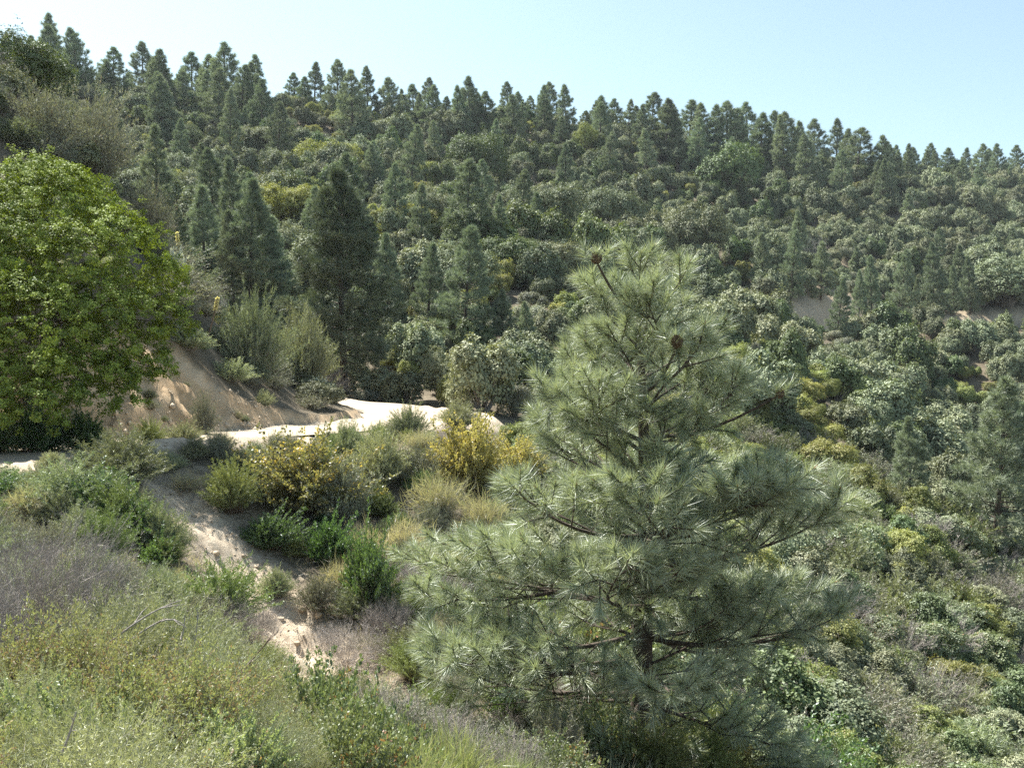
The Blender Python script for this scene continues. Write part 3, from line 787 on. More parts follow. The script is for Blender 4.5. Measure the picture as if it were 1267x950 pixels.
# ------------------------------------------------------------------ scattered chaparral
def visible(x, y, top):
    """Sight lines from the camera to the tops of plants clear the bare ground."""
    t = np.linspace(.12, .97, 36)[:, None]
    gx, gy = (x[None] * t), (y[None] * t)
    g_ = ground(gx.ravel(), gy.ravel()).reshape(gx.shape)
    return (g_ < top[None] * t + .6).all(0)

PROTO, PIDX = [], {}
for dn, D in (('far', FAR), ('mid', MIDS)):
    for k, v in D.items():
        for me in v:
            PIDX.setdefault((dn, k), []).append(len(PROTO)); PROTO.append(me)

def pick(rng, wts):
    k = list(wts); p = np.array([wts[q] for q in k], float)
    return k[rng.choice(len(k), p=p / p.sum())]

cand = []   # (kind name, mesh index, x, y, z, scale, zscale, label, group)
rs = np.random.default_rng(77)
FL = dict(scrub='rounded grey-green scrub oak', olive='olive yellow-green bush', green='deep green leafy oak bush', grey='low grey twiggy brush')
CPX = np.arange(-260, 1500, 20.0); CY = np.array([crest(p) for p in CPX])
def where(px, y):
    fy = np.interp(px, [935, 1340], [128, 168])
    if y > np.interp(px, CPX, CY) - 48: return 'high on the hillside just under the ridge pines'
    if y < 96 and px < 660: return 'in the draw beyond the dirt road'
    if px > 880: return 'on the hillside above the far road cut' if y > fy else 'on the canyon side below the far road cut'
    return 'midway up the far hillside'
Y = 50.0
P_ = []
while Y < 372:
    sp = 2.45 + Y * .008
    xs = np.arange((-190 - CX) / F * Y, (1450 - CX) / F * Y, sp)
    P_.append(np.stack([xs + rs.uniform(-.45, .45, len(xs)) * sp, Y + rs.uniform(-.45, .45, len(xs)) * sp], 1))
    Y += sp * .92
P_ = np.concatenate(P_)
dx, dy = P_[:, 0], P_[:, 1]
d1 = road_dist(dx, dy, ROAD)[0]; d2, _, s2, _ = road_dist(dx, dy, FAR_ROAD)
cutz = ground(dx, dy, True)[2]
zz = ground(dx, dy)
rr = np.hypot(dx, dy)
ok = (d1 > 3.4) & ~((d2 < 3.8) | (cutz > .2)) & ((rr > 62) | (dx < -4) | (dx / dy < .06)) & visible(dx, dy, zz + 3.0)
pn = fbm(dx / 26, dy / 26, 91); pm = fbm(dx / 14, dy / 14, 95)
for x, y, z, a, b in zip(dx[ok], dy[ok], zz[ok], pn[ok], pm[ok]):
    px = CX + F * x / y
    wts = dict(scrub=.62, olive=.10, green=.14, grey=.10)
    if a > .14: wts['olive'] = .55
    if b < -.16: wts['grey'] = .5; wts['scrub'] = .35
    if px < 470 and y > 90 and y < 175: wts['olive'] += .25
    if y > 150 and b > .05: wts['grey'] += .3
    if px > 930: wts = dict(scrub=.80, olive=.06 + .25 * (a > .18), green=.08, grey=.10)
    if px > 860 and y < 100 and px < 1075: wts = dict(scrub=.35, olive=.55, green=.12, grey=.1)
    k = pick(rs, wts)
    s = rs.uniform(1.25, 2.3) * (1 + y / 420) * (.72 if k in ('grey', 'olive') else 1)
    if k in ('scrub', 'green') and rs.random() < .16: s *= 1.4
    if y < 75: s *= .8
    sz = s * rs.uniform(.95, 1.5)
    mi = PIDX[('far', k)]; cand.append((KINDNAME[k], mi[rs.integers(len(mi))], x, y, z - .12 * s, s, sz, FL[k] + ' ' + where(px, y), FL[k] + 's ' + where(px, y)))

ML = dict(scrub='grey-green scrub oak bush on the steep slope across the ravine', olive='olive-green leafy bush on the steep slope across the ravine', green='dark green leafy bush on the steep slope across the ravine', manz='glossy-leaved bush with reddish tips on the slope across the ravine',
          sage='feathery pale sagebrush on the steep slope across the ravine', chamise='yellow-green needle-leaved bush on the slope across the ravine', grey='grey half-bare twiggy bush on the slope across the ravine', dead='leafless bleached dead bush on the slope across the ravine')
Y = 15.5; P_ = []
while Y < 64:
    sp = .80 + .012 * Y
    xs = np.arange((625 - CX) / F * Y, (1470 - CX) / F * Y, sp)
    P_.append(np.stack([xs + rs.uniform(-.45, .45, len(xs)) * sp, Y + rs.uniform(-.45, .45, len(xs)) * sp], 1)); Y += sp
P_ = np.concatenate(P_); dx, dy = P_[:, 0], P_[:, 1]; zz = ground(dx, dy); rr = np.hypot(dx, dy)
pxs = CX + F * dx / dy
ok = (rr < 63) & (np.hypot(dx - 1.64, dy - 13) > 2.8) & (pxs > 640 + (dy < 24) * 120) & (dx > -1 + (dy > 40) * 4) & (road_dist(dx, dy, ROAD)[0] > 4) & visible(dx, dy, zz + 1.6)
pn = fbm(dx / 5, dy / 5, 191)
for x, y, z, a in zip(dx[ok], dy[ok], zz[ok], pn[ok]):
    wts = dict(scrub=.15, olive=.12, green=.05, manz=.11, sage=.26, chamise=.13, grey=.26, dead=.09)
    if a > .12: wts['olive'] += .2; wts['chamise'] += .15
    if a < -.12: wts['grey'] += .3; wts['scrub'] += .2
    k = pick(rs, wts); s = rs.uniform(.6, 1.2) * (.85 + y / 75) * (1.25 if k in ('scrub', 'green') and rs.random() < .3 else 1)
    mi = PIDX[('mid', k)]
    cand.append((KINDNAME[k], mi[rs.integers(len(mi))], x, y, z - .08 * s, s, s * rs.uniform(.8, 1.15), ML[k], 'chaparral on the slope across the ravine: ' + k))

SL = dict(scrub='grey-green scrub oak bush on the spur above the road cut', sage='pale sagebrush on the spur above the road cut', grey='grey half-bare bush on the spur above the road cut', dead='leafless grey bush on the spur above the road cut', chamise='green needle-leaved bush on the spur above the road cut')
Y = 22.0; P_ = []
while Y < 60:
    sp = 1.25 + .008 * Y
    xs = np.arange((-260 - CX) / F * Y, (420 - CX) / F * Y, sp)
    P_.append(np.stack([xs + rs.uniform(-.45, .45, len(xs)) * sp, Y + rs.uniform(-.45, .45, len(xs)) * sp], 1)); Y += sp
P_ = np.concatenate(P_); dx, dy = P_[:, 0], P_[:, 1]; zz, _, cz, _ = ground(dx, dy, True)
rd, rz, rsd, _ = road_dist(dx, dy, ROAD)
ok = (rd > 3.3) & ((rsd < 0) | (dy > 46)) & (cz < .3) & visible(dx, dy, zz + 1.4)
for x, y, z in zip(dx[ok], dy[ok], zz[ok]):
    k = pick(rs, dict(scrub=.30, sage=.14, grey=.36, dead=.08, chamise=.10)); s = rs.uniform(.6, 1.25) * (1.25 if y > 36 else 1)
    mi = PIDX[('mid', k)]
    cand.append((KINDNAME[k], mi[rs.integers(len(mi))], x, y, z - .08 * s, s, s * rs.uniform(.75, 1.05), SL[k], 'brush on the spur above the road cut: ' + k))

byname = {}
for c in cand: byname.setdefault(c[0], []).append(c)
rest = []
for nm, L_ in byname.items():
    L_.sort(key=lambda c: -(c[5] / c[3]) * (1.0 if -40 < CX + F * c[2] / c[3] < 1310 else .2))
    for c in L_[:288]:
        o = link(nm, PROTO[c[1]]); o.location = c[2:5]; o.scale = (c[5], c[5], c[6]); o.rotation_euler = (rs.normal() * .06, rs.normal() * .06, rs.random() * 6.28)
        tag(o, c[7], 'shrub', c[8])
    rest += L_[288:]

def stuff_instances(name, rows, label):
    """The bushes past the first few hundred of each kind: one mass, placed by geometry nodes."""
    me = bpy.data.meshes.new(name); n = len(rows)
    me.vertices.add(n); me.vertices.foreach_set('co', np.array([r[2:5] for r in rows], np.float32).ravel())
    for nm, ty, key, val in (('rot', 'FLOAT_VECTOR', 'vector', np.stack([rs.normal(size=n) * .05, rs.normal(size=n) * .05, rs.random(n) * 6.28], 1)), ('siz', 'FLOAT_VECTOR', 'vector', np.array([(r[5], r[5], r[6]) for r in rows])), ('idx', 'INT', 'value', np.array([r[1] for r in rows]))):
        a = me.attributes.new(nm, ty, 'POINT'); a.data.foreach_set(key, (val.astype(np.int32) if ty == 'INT' else val.astype(np.float32)).ravel())
    ng = bpy.data.node_groups.new(name, 'GeometryNodeTree')
    ng.interface.new_socket('Geometry', in_out='INPUT', socket_type='NodeSocketGeometry'); ng.interface.new_socket('Geometry', in_out='OUTPUT', socket_type='NodeSocketGeometry')
    N, L = ng.nodes, ng.links
    gi, go = N.new('NodeGroupInput'), N.new('NodeGroupOutput')
    ip = N.new('GeometryNodeInstanceOnPoints'); ip.inputs['Pick Instance'].default_value = True
    gc = bpy.data.collections.new('brush_kinds')
    for i, m_ in enumerate(PROTO): gc.objects.link(bpy.data.objects.new('brush_%03d' % i, m_))
    ci = N.new('GeometryNodeCollectionInfo'); ci.inputs[0].default_value = gc; ci.inputs['Separate Children'].default_value = True; ci.inputs['Reset Children'].default_value = True
    at = {}
    for nm, ty in (('rot', 'FLOAT_VECTOR'), ('siz', 'FLOAT_VECTOR'), ('idx', 'INT')):
        q = N.new('GeometryNodeInputNamedAttribute'); q.data_type = ty; q.inputs[0].default_value = nm; at[nm] = q.outputs[0]
    L.new(gi.outputs[0], ip.inputs['Points']); L.new(ci.outputs[0], ip.inputs['Instance']); L.new(at['idx'], ip.inputs['Instance Index']); L.new(at['rot'], ip.inputs['Rotation']); L.new(at['siz'], ip.inputs['Scale'])
    L.new(ip.outputs[0], go.inputs[0])
    o = link(name, me); md = o.modifiers.new('scatter', 'NODES'); md.node_group = ng
    tag(o, label, 'brush', kind='stuff')
print('CAND', {k: len(v) for k, v in byname.items()}, 'rest', len(rest))
stuff_instances('hillside_brush', rest, 'dense mixed brush covering the far hillside')

build_big_pine()

# ------------------------------------------------------------------ bright live oak above the road cut
def build_oak():
    rng = np.random.default_rng(8)
    bx, by = -13.0, 27.6
    bz = gz(bx, by) - .15
    root = link('oak_tree', None); root.location = (bx, by, bz)
    tag(root, 'large bright green live oak overhanging the orange road cut', 'tree')
    L_ = []
    for px, py, Y, r in [(60, 290, 26.6, 88), (140, 325, 26.2, 72), (185, 400, 25.2, 50), (110, 410, 24.6, 80), (30, 415, 24.2, 88), (-30, 320, 26.6, 92), (35, 232, 27.4, 44), (90, 252, 27.0, 50), (172, 448, 25.2, 40), (70, 470, 23.4, 48), (205, 350, 26.4, 34), (0, 484, 23.0, 50), (-70, 430, 23.6, 90), (130, 462, 24.2, 36), (60, 250, 28.2, 60), (215, 405, 25.8, 26), (100, 330, 25.0, 60), (20, 330, 25.4, 70), (40, 505, 22.9, 46), (100, 500, 23.6, 38), (-40, 510, 22.6, 60), (150, 492, 24.6, 28), (195, 455, 25.6, 26), (120, 440, 25.2, 60), (60, 400, 25.0, 74), (30, 460, 24.2, 60)]:
        X, _, Z = Q(px, py, Y); q = r / F * Y
        L_.append((X - bx, Y - by, Z - bz, q, q * .92))
    for q in list(L_):
        for _ in range(3):
            dq = unit(1, rng)[0]; f = rng.uniform(.28, .46); L_.append((q[0] + dq[0] * q[3] * .85, q[1] + dq[1] * q[3] * .85, q[2] + dq[2] * q[4] * .85, q[3] * f, q[4] * f))
    L_ = np.array(L_)
    g = Geo(); crown(g, L_, rng, 6600, 40, .068, .052, .15, updir=.2, zmin=-9)
    tag(link('crown', g.mesh('crown', M['oak']), root), kind='stuff')
    t = np.linspace(0, 1, 6)[:, None]
    top = np.array([.3, -.1, 2.6])
    V, T = tube(t * top + np.sin(t * 3) * [.1, .05, 0], np.linspace(.24, .13, 6), 9)
    link('trunk', Geo().add(V, T).mesh('trunk', M['oakbark'], True), root)
    for q in L_[:24]:
        g = Geo(); limbs(g, q[None], rng, 0, .05, top * rng.uniform(.35, .95), 2)
        link('branch', g.mesh('branch', M['oakbark'], True), root)
build_oak()

# ------------------------------------------------------------------ plants close by, each with its leaves and stems apart
def wood_and_leaf(name, g, leafmat, wood):
    """Splits a plant's triangles into leaf and stem meshes."""
    V, T, m, c = np.concatenate(g.v), np.concatenate(g.t), np.concatenate(g.m), np.concatenate(g.c)
    out = []
    for k, mt in ((0, leafmat), (1, M[wood])):
        t = T[m == k]; u, inv = np.unique(t, return_inverse=True)
        out.append(tri_mesh(name, V[u], inv.reshape(-1, 3), mt, None, c[m == k]))
    return out

NEAR = {}
def near_proto(key, name, h, w, leafmat, wood, **kw):
    g = stem_shrub(500 + len(NEAR), kw.pop('n'), h, w, kw.pop('lps'), kw.pop('ln'), kw.pop('wd'), leafmat, wood, ret=True, **kw)
    NEAR[key] = (name, h, w, wood_and_leaf(name, g, leafmat, wood))
# unit plants about 2 m across for the bank below the road (15-30 m away)
near_proto('sage', 'sagebrush', 1.1, 1.0, M['sage'], 'twig', n=420, lps=66, ln=.07, wd=.013, tw=.009, bush=.12, hair=700)
near_proto('chamise', 'chamise_shrub', 1.2, 1.0, M['chamise'], 'brown', n=420, lps=66, ln=.065, wd=.014, tw=.009, bush=.11, hair=300)
near_proto('lush', 'coyote_brush', 1.2, 1.0, M['lush'], 'brown', n=260, lps=80, ln=.075, wd=.030, tw=.010, bush=.10, hair=50, tri=False)
near_proto('yellow', 'flowering_shrub', 1.2, 1.0, M['yellow'], 'brown', n=330, lps=60, ln=.055, wd=.034, tw=.010, bush=.16, hair=300, tri=False)
near_proto('gold', 'flowering_shrub', 1.2, 1.0, leaf_mat('half_flowering_leaves', (.13, .135, .06), (.28, .26, .12), third=(.49, .37, .12), third_amt=.28, trans=.36, vary=.05), 'brown', n=330, lps=60, ln=.055, wd=.034, tw=.010, bush=.16, hair=500, tri=False)
near_proto('grey', 'buckbrush_shrub', 1.1, 1.0, M['grey'], 'twig', n=340, lps=44, ln=.05, wd=.018, tw=.010, bush=.15, hair=1600)
near_proto('straw', 'dry_grass_clump', .75, 1.0, M['straw'], 'dead', n=380, lps=7, ln=.28, wd=.010, tw=.006, bush=.08, hair=500, t0=.05, up=.7)
# finer unit plants for the slope at the camera's feet
near_proto('fsage', 'sagebrush', 1.0, 1.0, M['sage'], 'dead', n=620, lps=66, ln=.052, wd=.0075, tw=.006, bush=.11, hair=900)
near_proto('herb', 'leafy_herb', 1.1, 1.0, M['herb'], 'brown', n=150, lps=110, ln=.055, wd=.030, tw=.009, bush=.09, tri=False, flat=.35, up=.3)
near_proto('buck', 'buckwheat_plant', 1.1, 1.0, M['buck'], 'dead', n=260, lps=50, ln=.045, wd=.018, tw=.007, bush=.08, hair=1100, tri=False, flat=.3, up=.4)
near_proto('manz', 'manzanita_shrub', 1.0, 1.0, M['manz'], 'brown', n=260, lps=70, ln=.055, wd=.034, tw=.012, bush=.14, hair=200, tri=False)
near_proto('grass', 'grass_tussock', 1.1, 1.0, M['grass'], 'twig', n=700, lps=10, ln=.30, wd=.010, tw=.006, bush=.03, t0=.1, up=1.2, hair=0, flat=.4)
NEAR['dead'] = ('dead_shrub', 1.2, .95, [dead_shrub(520, 90, 1.2, .95, 'dead', .011, 3, 6)])

rn = np.random.default_rng(61)
def plant(key, px, py, wpx, hpx, label, group=None, Y=None, rot=None, cat='shrub'):
    """A plant whose foot is at the ground on this sight line, or at distance Y."""
    if Y is None: x, y, z = hit(px, py)
    else:
        y = Y; x = (px - CX) / F * Y; z = gz(x, y)
    name, h, w, parts = NEAR[key]
    sx = wpx / F * y / (2 * w); sz = hpx / F * y / h
    o = link(name, None if len(parts) > 1 else parts[0])
    o.location = (x, y, z - .04 * sz); o.scale = (sx * rn.uniform(.85, 1.2), sx * rn.uniform(.8, 1.1), sz * 1.1); o.rotation_euler = (rn.normal() * .08, rn.normal() * .08, rn.random() * 6.28 if rot is None else rot)
    tag(o, label, cat, group)
    if len(parts) > 1:
        tag(link('leaves', parts[0], o), kind='stuff'); link('stems', parts[1], o)
    return o

# the bank below the road, from the shaded road edge on the west to the flowering bush by the pine
for a in [
    ('sage', 155, 596, 118, 70, 'rounded pale sagebrush at the road edge under the live oak'),
    ('sage', 78, 632, 108, 66, 'grey-green sagebrush below the pale road berm under the oak'),
    ('chamise', 148, 650, 90, 58, 'dark green chamise between the two road-edge sagebrushes and the gully'),
    ('sage', 196, 690, 76, 70, 'grey-tipped sagebrush leaning over the top of the sandy gully'),
    ('lush', 200, 704, 60, 44, 'small deep green shrub under the leaning gully sagebrush'),
    ('lush', 112, 640, 92, 60, 'dark leafy shrub shading the slope between two road-edge sagebrushes'),
    ('lush', 172, 672, 84, 62, 'dark leafy shrub packed against the gully head'),
    ('chamise', 120, 700, 90, 70, 'dark chamise stepping down the bank west of the gully'),
    ('chamise', 262, 776, 124, 84, 'rounded mound-shaped green chamise casting shade on the gully sand', ),
    ('gold', 372, 632, 150, 100, 'half-flowering bush with orange-yellow blossom above the gully'),
    ('chamise', 288, 634, 84, 66, 'green chamise touching the west side of the half-flowering bush'),
    ('lush', 332, 680, 66, 52, 'bright green leafy bush below the half-flowering bush'),
    ('grey', 425, 650, 80, 84, 'brown-grey twiggy bush beside the half-flowering bush'),
    ('sage', 470, 602, 96, 76, 'broad grey-green sagebrush above the deep green bush'),
    ('sage', 430, 568, 70, 48, 'low sagebrush at the outer edge of the bright road bend'),
    ('sage', 505, 544, 52, 46, 'small round sagebrush in front of the bright sandy road bend'),
    ('sage', 566, 530, 66, 34, 'low wide sagebrush beside the sand hump at the road bend'),
    ('yellow', 578, 606, 140, 92, 'yellow-blossomed bush half hidden by the big pine'),
    ('yellow', 636, 604, 104, 62, 'smaller yellow-blossomed bush tucked behind the big pine boughs'),
    ('lush', 458, 762, 84, 118, 'tall deep green leafy bush low on the bank'),
    ('lush', 408, 700, 80, 70, 'deep green bush in the shade of the half-flowering bush'),
    ('sage', 340, 746, 46, 40, 'little sagebrush growing in the middle of the gully'),
    ('grey', 390, 760, 66, 46, 'low half-dead bush beside the little gully sagebrush'),
    ('straw', 540, 640, 90, 60, 'pale dry grass clump below the yellow-blossomed bush'),
    ('straw', 500, 690, 84, 50, 'pale dry grass clump beside the tall deep green bush'),
    ('straw', 560, 720, 110, 60, 'wide straw-coloured grass clump under the lowest western pine bough'),
    ('dead', 545, 752, 120, 60, 'tangle of bleached dead twigs under the western pine boughs'),
    ('dead', 430, 828, 110, 50, 'brown-grey tangle of dead twigs at the gully foot'),
    ('grey', 520, 600, 70, 50, 'small grey bush between the broad sagebrush and the yellow blossom'),
    ('straw', 30, 640, 80, 40, 'dry grass clump on the eroded road edge'),
    ('sage', 110, 556, 40, 22, 'tiny grey-green shrub on the shaded road edge'),
    ('lush', 640, 905, 90, 70, 'bright yellow-green leafy bush at the foot of the big pine'),
    ('manz', 700, 862, 170, 150, 'sparse small-leaved bush with grey twigs against the pine trunk'),
    ('grey', 600, 800, 120, 80, 'grey twiggy bush in the shade west of the pine trunk'),
    ('chamise', 470, 640, 60, 40, 'small chamise under the broad grey-green sagebrush'),
]: plant(*a)
for px, py, w_, h_, lab in [(520, 560, 60, 30, 'pale dry grass clump crowning the bank by the small round sagebrush'), (600, 660, 90, 56, 'dry grass clump right behind the western pine boughs'), (450, 690, 70, 44, 'dry grass tuft over the deep green bush'), (310, 600, 60, 30, 'thin dry grass clump by the eroded road shoulder'), (230, 610, 50, 26, 'dry grass wisp at the head of the gully')]:
    plant('straw', px, py, w_, h_, lab)
# around the bright road bend
for a in [
    ('sage', 312, 500, 90, 112, 'pale grey-green bush with white-tipped twigs at the nose of the cut', None, 40),
    ('sage', 375, 500, 100, 104, 'dark grey-green bush between the pale bush and the large dark pine', None, 47),
    ('sage', 326, 522, 30, 22, 'small dark shrub at the foot of the cut by the road', None, 37.5),
    ('grey', 252, 500, 40, 56, 'olive-grey bush clinging to the sandy cut', None, 31.5),
    ('chamise', 188, 540, 44, 36, 'dark bush at the shaded foot of the orange cut', None, 26.6),
    ('sage', 228, 560, 56, 30, 'grey shrub at the foot of the orange cut', None, 27.2),
    ('lush', 40, 0, 90, 70, 'dark bush in the deep shade under the live oak', None, 24.4),
    ('lush', 105, 0, 70, 60, 'dark leafy bush in shade at the foot of the cut', None, 24.9),
    ('chamise', -10, 0, 100, 60, 'shaded chamise beneath the low oak boughs', None, 24.0),
]: plant(*a)
for px, w_, h_, Y_, lab in [(396, 26, 24, 45.5, 'small silvery-leaved plant on the sand of the road bend')]:
    NEAR['silver'] = ('silver_plant', 1.1, 1.0, wood_and_leaf('silver_plant', stem_shrub(540, 160, 1.1, 1.0, 40, .12, .06, M['white'], 'twig', tri=False, ret=True), M['white'], 'twig'))
    plant('silver', px, 0, w_, h_, lab, None, Y_)
    plant('silver', 212, 0, 44, 60, 'silvery white-leaved shrub peeping out behind the live oak', None, 38.5)
x, y, z = hit(552, 496, 48); put('oak_shrub', BIGOAK['scrub'][1], x, y, 1.9, rn, 'dark grey oak bush with bare stems standing behind the sand hump', sz=2.3)
for px, py, w_, h_, lab in [(110, 268, 120, 120, 'big leafless grey bush on the crest of the near spur'), (60, 300, 110, 90, 'wide grey twiggy bush below the leafless crest bush'), (180, 330, 80, 80, 'grey bush behind the yucca spikes on the spur')]:
    plant('grey', px, 0, w_, h_, lab, None, 40 if px > 90 else 38)
x, y = (28 - CX) / F * 46, 46.0
put('oak_tree', BIGOAK['green'][1], x, y, 2.9, rn, 'dark olive oak on the crest of the near spur below the skyline', 'tree', sz=2.9)

# ------------------------------------------------------------------ slope at the camera's feet
for a in [
    ('dead', 40, 0, 210, 170, 'grey leafless twiggy bush at the west end of the foreground brush', None, 8.2),
    ('dead', -40, 0, 190, 150, 'grey leafless bush behind the reddish buckwheat', None, 7.0),
    ('chamise', 96, 0, 100, 86, 'rounded green chamise between leafless grey bush and gully', None, 10.5),
    ('fsage', 30, 0, 120, 70, 'pale sagebrush behind the leafless grey bush', None, 11.5),
    ('fsage', 190, 0, 200, 128, 'wide feathery sagebrush topping the foreground slope', None, 8.0),
    ('fsage', 276, 0, 160, 110, 'feathery sagebrush with white dead twigs beside the gully', None, 7.6),
    ('fsage', 120, 0, 190, 120, 'grey-green sagebrush beside the leafless grey bush', None, 7.4),
    ('fsage', 340, 0, 150, 100, 'low sagebrush at the lower end of the foreground slope', None, 7.4),
    ('manz', 392, 0, 170, 130, 'glossy green-and-red leaved manzanita in the foreground', None, 6.9),
    ('manz', 462, 0, 190, 150, 'dark glossy manzanita above the green grass tussocks', None, 6.5),
    ('manz', 425, 0, 170, 120, 'low glossy manzanita right in front of the two larger ones', None, 5.6),
    ('grass', 560, 0, 130, 110, 'tall green grass tussock below the pine boughs', None, 6.8),
    ('grass', 620, 0, 120, 90, 'wispy green grass tussock near the pine foot', None, 7.2),
    ('grass', 510, 0, 110, 90, 'green grass tussock beside the dark glossy manzanita', None, 6.0),
    ('grass', 660, 0, 120, 80, 'drooping grey-green grass tussock under the pine', None, 7.4),
    ('chamise', 590, 0, 110, 60, 'low green chamise between grass tussocks', None, 6.2),
    ('manz', 745, 0, 130, 90, 'small-leaved bush hiding the foot of the pine trunk', None, 11.6),
    ('chamise', 800, 0, 120, 80, 'shaded chamise directly before the pine trunk', None, 11.4),
    ('grey', 690, 0, 130, 90, 'grey twiggy bush beside the foot of the pine trunk', None, 11.0),
    ('chamise', 860, 0, 110, 70, 'yellow-green needle-leaved bush in the shade of the pine', None, 12.4),
    ('yellow', 905, 0, 90, 60, 'olive-yellow leafy bush at the shaded foot of the pine', None, 12.8),
    ('lush', 980, 0, 200, 110, 'dark green shaded bush below the eastern pine boughs', None, 16),
    ('lush', 900, 0, 190, 120, 'dark green leafy thicket behind the pine foot', None, 17),
    ('chamise', 1040, 0, 150, 100, 'green chamise at the edge of the pine shade', None, 18),
]: plant(*a)
# small growth that fills the bank between the named bushes
def fill_bank():
    n = 1500; x = rn.uniform(-10.5, 3.2, n); y = rn.uniform(13.5, 33, n)
    z, sand, cut, _ = ground(x, y, True); d, _, sde, _ = road_dist(x, y, ROAD); px = CX + F * x / y
    lab = dict(sage=('small grey-green sagebrush filling the bank below the road', 'small sagebrush on the bank'), chamise=('small olive chamise filling the bank below the road', 'small chamise on the bank'), grey=('small half-bare grey bush on the bank below the road', 'small grey bushes on the bank'),
               straw=('tuft of dry straw grass on the bank below the road', 'dry grass tufts on the bank'), lush=('small deep green shrub on the bank below the road', 'small green shrubs on the bank'), dead=('small tangle of dead twigs on the bank below the road', 'dead twig tangles on the bank'))
    done = []
    for i in range(n):
        if sand[i] > .12 or cut[i] > .2 or d[i] < 2.7 or sde[i] < 0 or len(done) >= 210: continue
        if any((x[i] - a) ** 2 + (y[i] - b) ** 2 < (.24 + .012 * y[i]) ** 2 for a, b in done): continue
        if np.hypot(x[i] - 1.64, y[i] - 13) < 1.0: continue
        done.append((x[i], y[i]))
        k = pick(rn, dict(sage=.28, chamise=.18, grey=.24, straw=.12, lush=.08, dead=.12))
        w_ = rn.uniform(.45, 1.15) * (1.2 if k in ('sage', 'straw') else 1)
        plant(k, px[i], 0, w_ * F / y[i], w_ * rn.uniform(.45, .8) * F / y[i], *lab[k], y[i])
fill_bank()
def road_edge():
    d = norm(np.gradient(ROAD[:, :3], axis=0) * [1, 1, 0])
    for q, t in zip(ROAD, d):
        if not 17 < q[1] < 36 or rn.random() < .12: continue
        off = q[3] + rn.uniform(.5, 1.1); x_, Y_ = q[0] + t[1] * off, q[1] - t[0] * off
        k = pick(rn, dict(sage=.55, straw=.2, grey=.25)); w_ = rn.uniform(.6, 1.25)
        plant(k, CX + F * x_ / Y_, 0, w_ * F / Y_, w_ * rn.uniform(.4, .65) * F / Y_, *dict(sage=('low sagebrush lining the outer edge of the dirt road', 'sagebrush along the road edge'), straw=('dry grass lining the outer edge of the dirt road', 'dry grass along the road edge'), grey=('low grey bush lining the outer edge of the dirt road', 'grey bushes along the road edge'))[k], Y_)
road_edge()
def fill_front():
    lab = dict(fsage=('fine feathery grey sagebrush in the brush at the front of the slope', 'sagebrush thicket at the front'), dead=('leafless grey twigs in the brush at the front of the slope', 'dead twigs at the front'), buck=('rusty buckwheat sprig in the brush at the front of the slope', 'buckwheat sprigs at the front'),
               straw=('pale dry grass in the brush at the front of the slope', 'dry grass at the front'), chamise=('olive chamise in the brush at the front of the slope', 'chamise at the front'), manz=('small glossy-leaved sprig in the brush at the front of the slope', 'glossy sprigs at the front'))
    done = []
    for i in range(1400):
        Y_ = rn.uniform(3.6, 12.5); px = rn.uniform(-120, 640); x_ = (px - CX) / F * Y_
        if px > 120 + (12.5 - Y_) * 62 or (px > 340 and Y_ < 6.3): continue
        if any((x_ - a) ** 2 + (Y_ - b) ** 2 < (.20 + .034 * Y_) ** 2 for a, b in done): continue
        done.append((x_, Y_))
        k = pick(rn, dict(fsage=.56, dead=.13, chamise=.16, buck=.04)) if Y_ > 6.6 else pick(rn, dict(fsage=.42, buck=.18, manz=.08, dead=.06, chamise=.10))
        if px > 380 and Y_ < 7.5: k = pick(rn, dict(manz=.5, fsage=.4, dead=.1))
        w_ = rn.uniform(.5, .95); h_ = w_ * rn.uniform(.42, .7)
        plant(k, px, 0, w_ * F / Y_, h_ * F / Y_, *lab[k], Y_)
fill_front()
for k, lab in (('manz', 'glossy bush filling the hollow between the grass tussocks and the gully'), ('grey', 'half-bare grey bush filling the hollow between the grass tussocks and the gully'), ('sage', 'sagebrush filling the hollow between the grass tussocks and the gully'), ('dead', 'dead twigs filling the hollow between the grass tussocks and the gully')):
    for i in range(8):
        Y_ = rn.uniform(8.0, 13.0); px = rn.uniform(380, 690) if Y_ > 9.5 else rn.uniform(450, 700); w_ = rn.uniform(.6, 1.1)
        plant(k, px, 0, w_ * F / Y_, w_ * rn.uniform(.45, .65) * F / Y_, lab, 'brush in the hollow: ' + k, Y_)
def row(key, spots, label, group):
    for px, Y_, w_, h_ in spots: plant(key, px + rn.normal() * 8, 0, w_ * rn.uniform(.85, 1.2), h_ * rn.uniform(.85, 1.2), label, group, Y_ * rn.uniform(.95, 1.05))
row('buck', [(-20 + 62 * i, 5.7 + .2 * (i % 3), 150, 120) for i in range(6)] + [(300, 6.6, 130, 100), (352, 6.4, 120, 90)], 'red-brown stemmed buckwheat plant in the foreground belt', 'buckwheat in the foreground')
row('herb', [(0 + 80 * i, 5.2 + .25 * (i % 2), 95, 100) for i in range(4)] + [(30, 6.3, 80, 70), (130, 6.2, 70, 70), (215, 6.4, 70, 70)], 'upright light green herb growing among the red-brown buckwheat', 'herbs among the buckwheat')
row('fsage', [(20, 4.1, 170, 110), (110, 3.9, 190, 110), (200, 4.0, 190, 100), (60, 3.6, 200, 90), (160, 3.5, 190, 80), (260, 4.3, 160, 80)], 'soft grey-green leafy plant along the very front of the slope', 'soft plants along the front of the slope')
row('herb', [(-10, 4.3, 120, 110), (70, 4.4, 140, 110), (150, 4.5, 140, 110), (225, 4.6, 130, 100), (290, 4.9, 120, 90)], 'bushy pale green herb between soft front plants and buckwheat', 'herbs in front of the buckwheat')
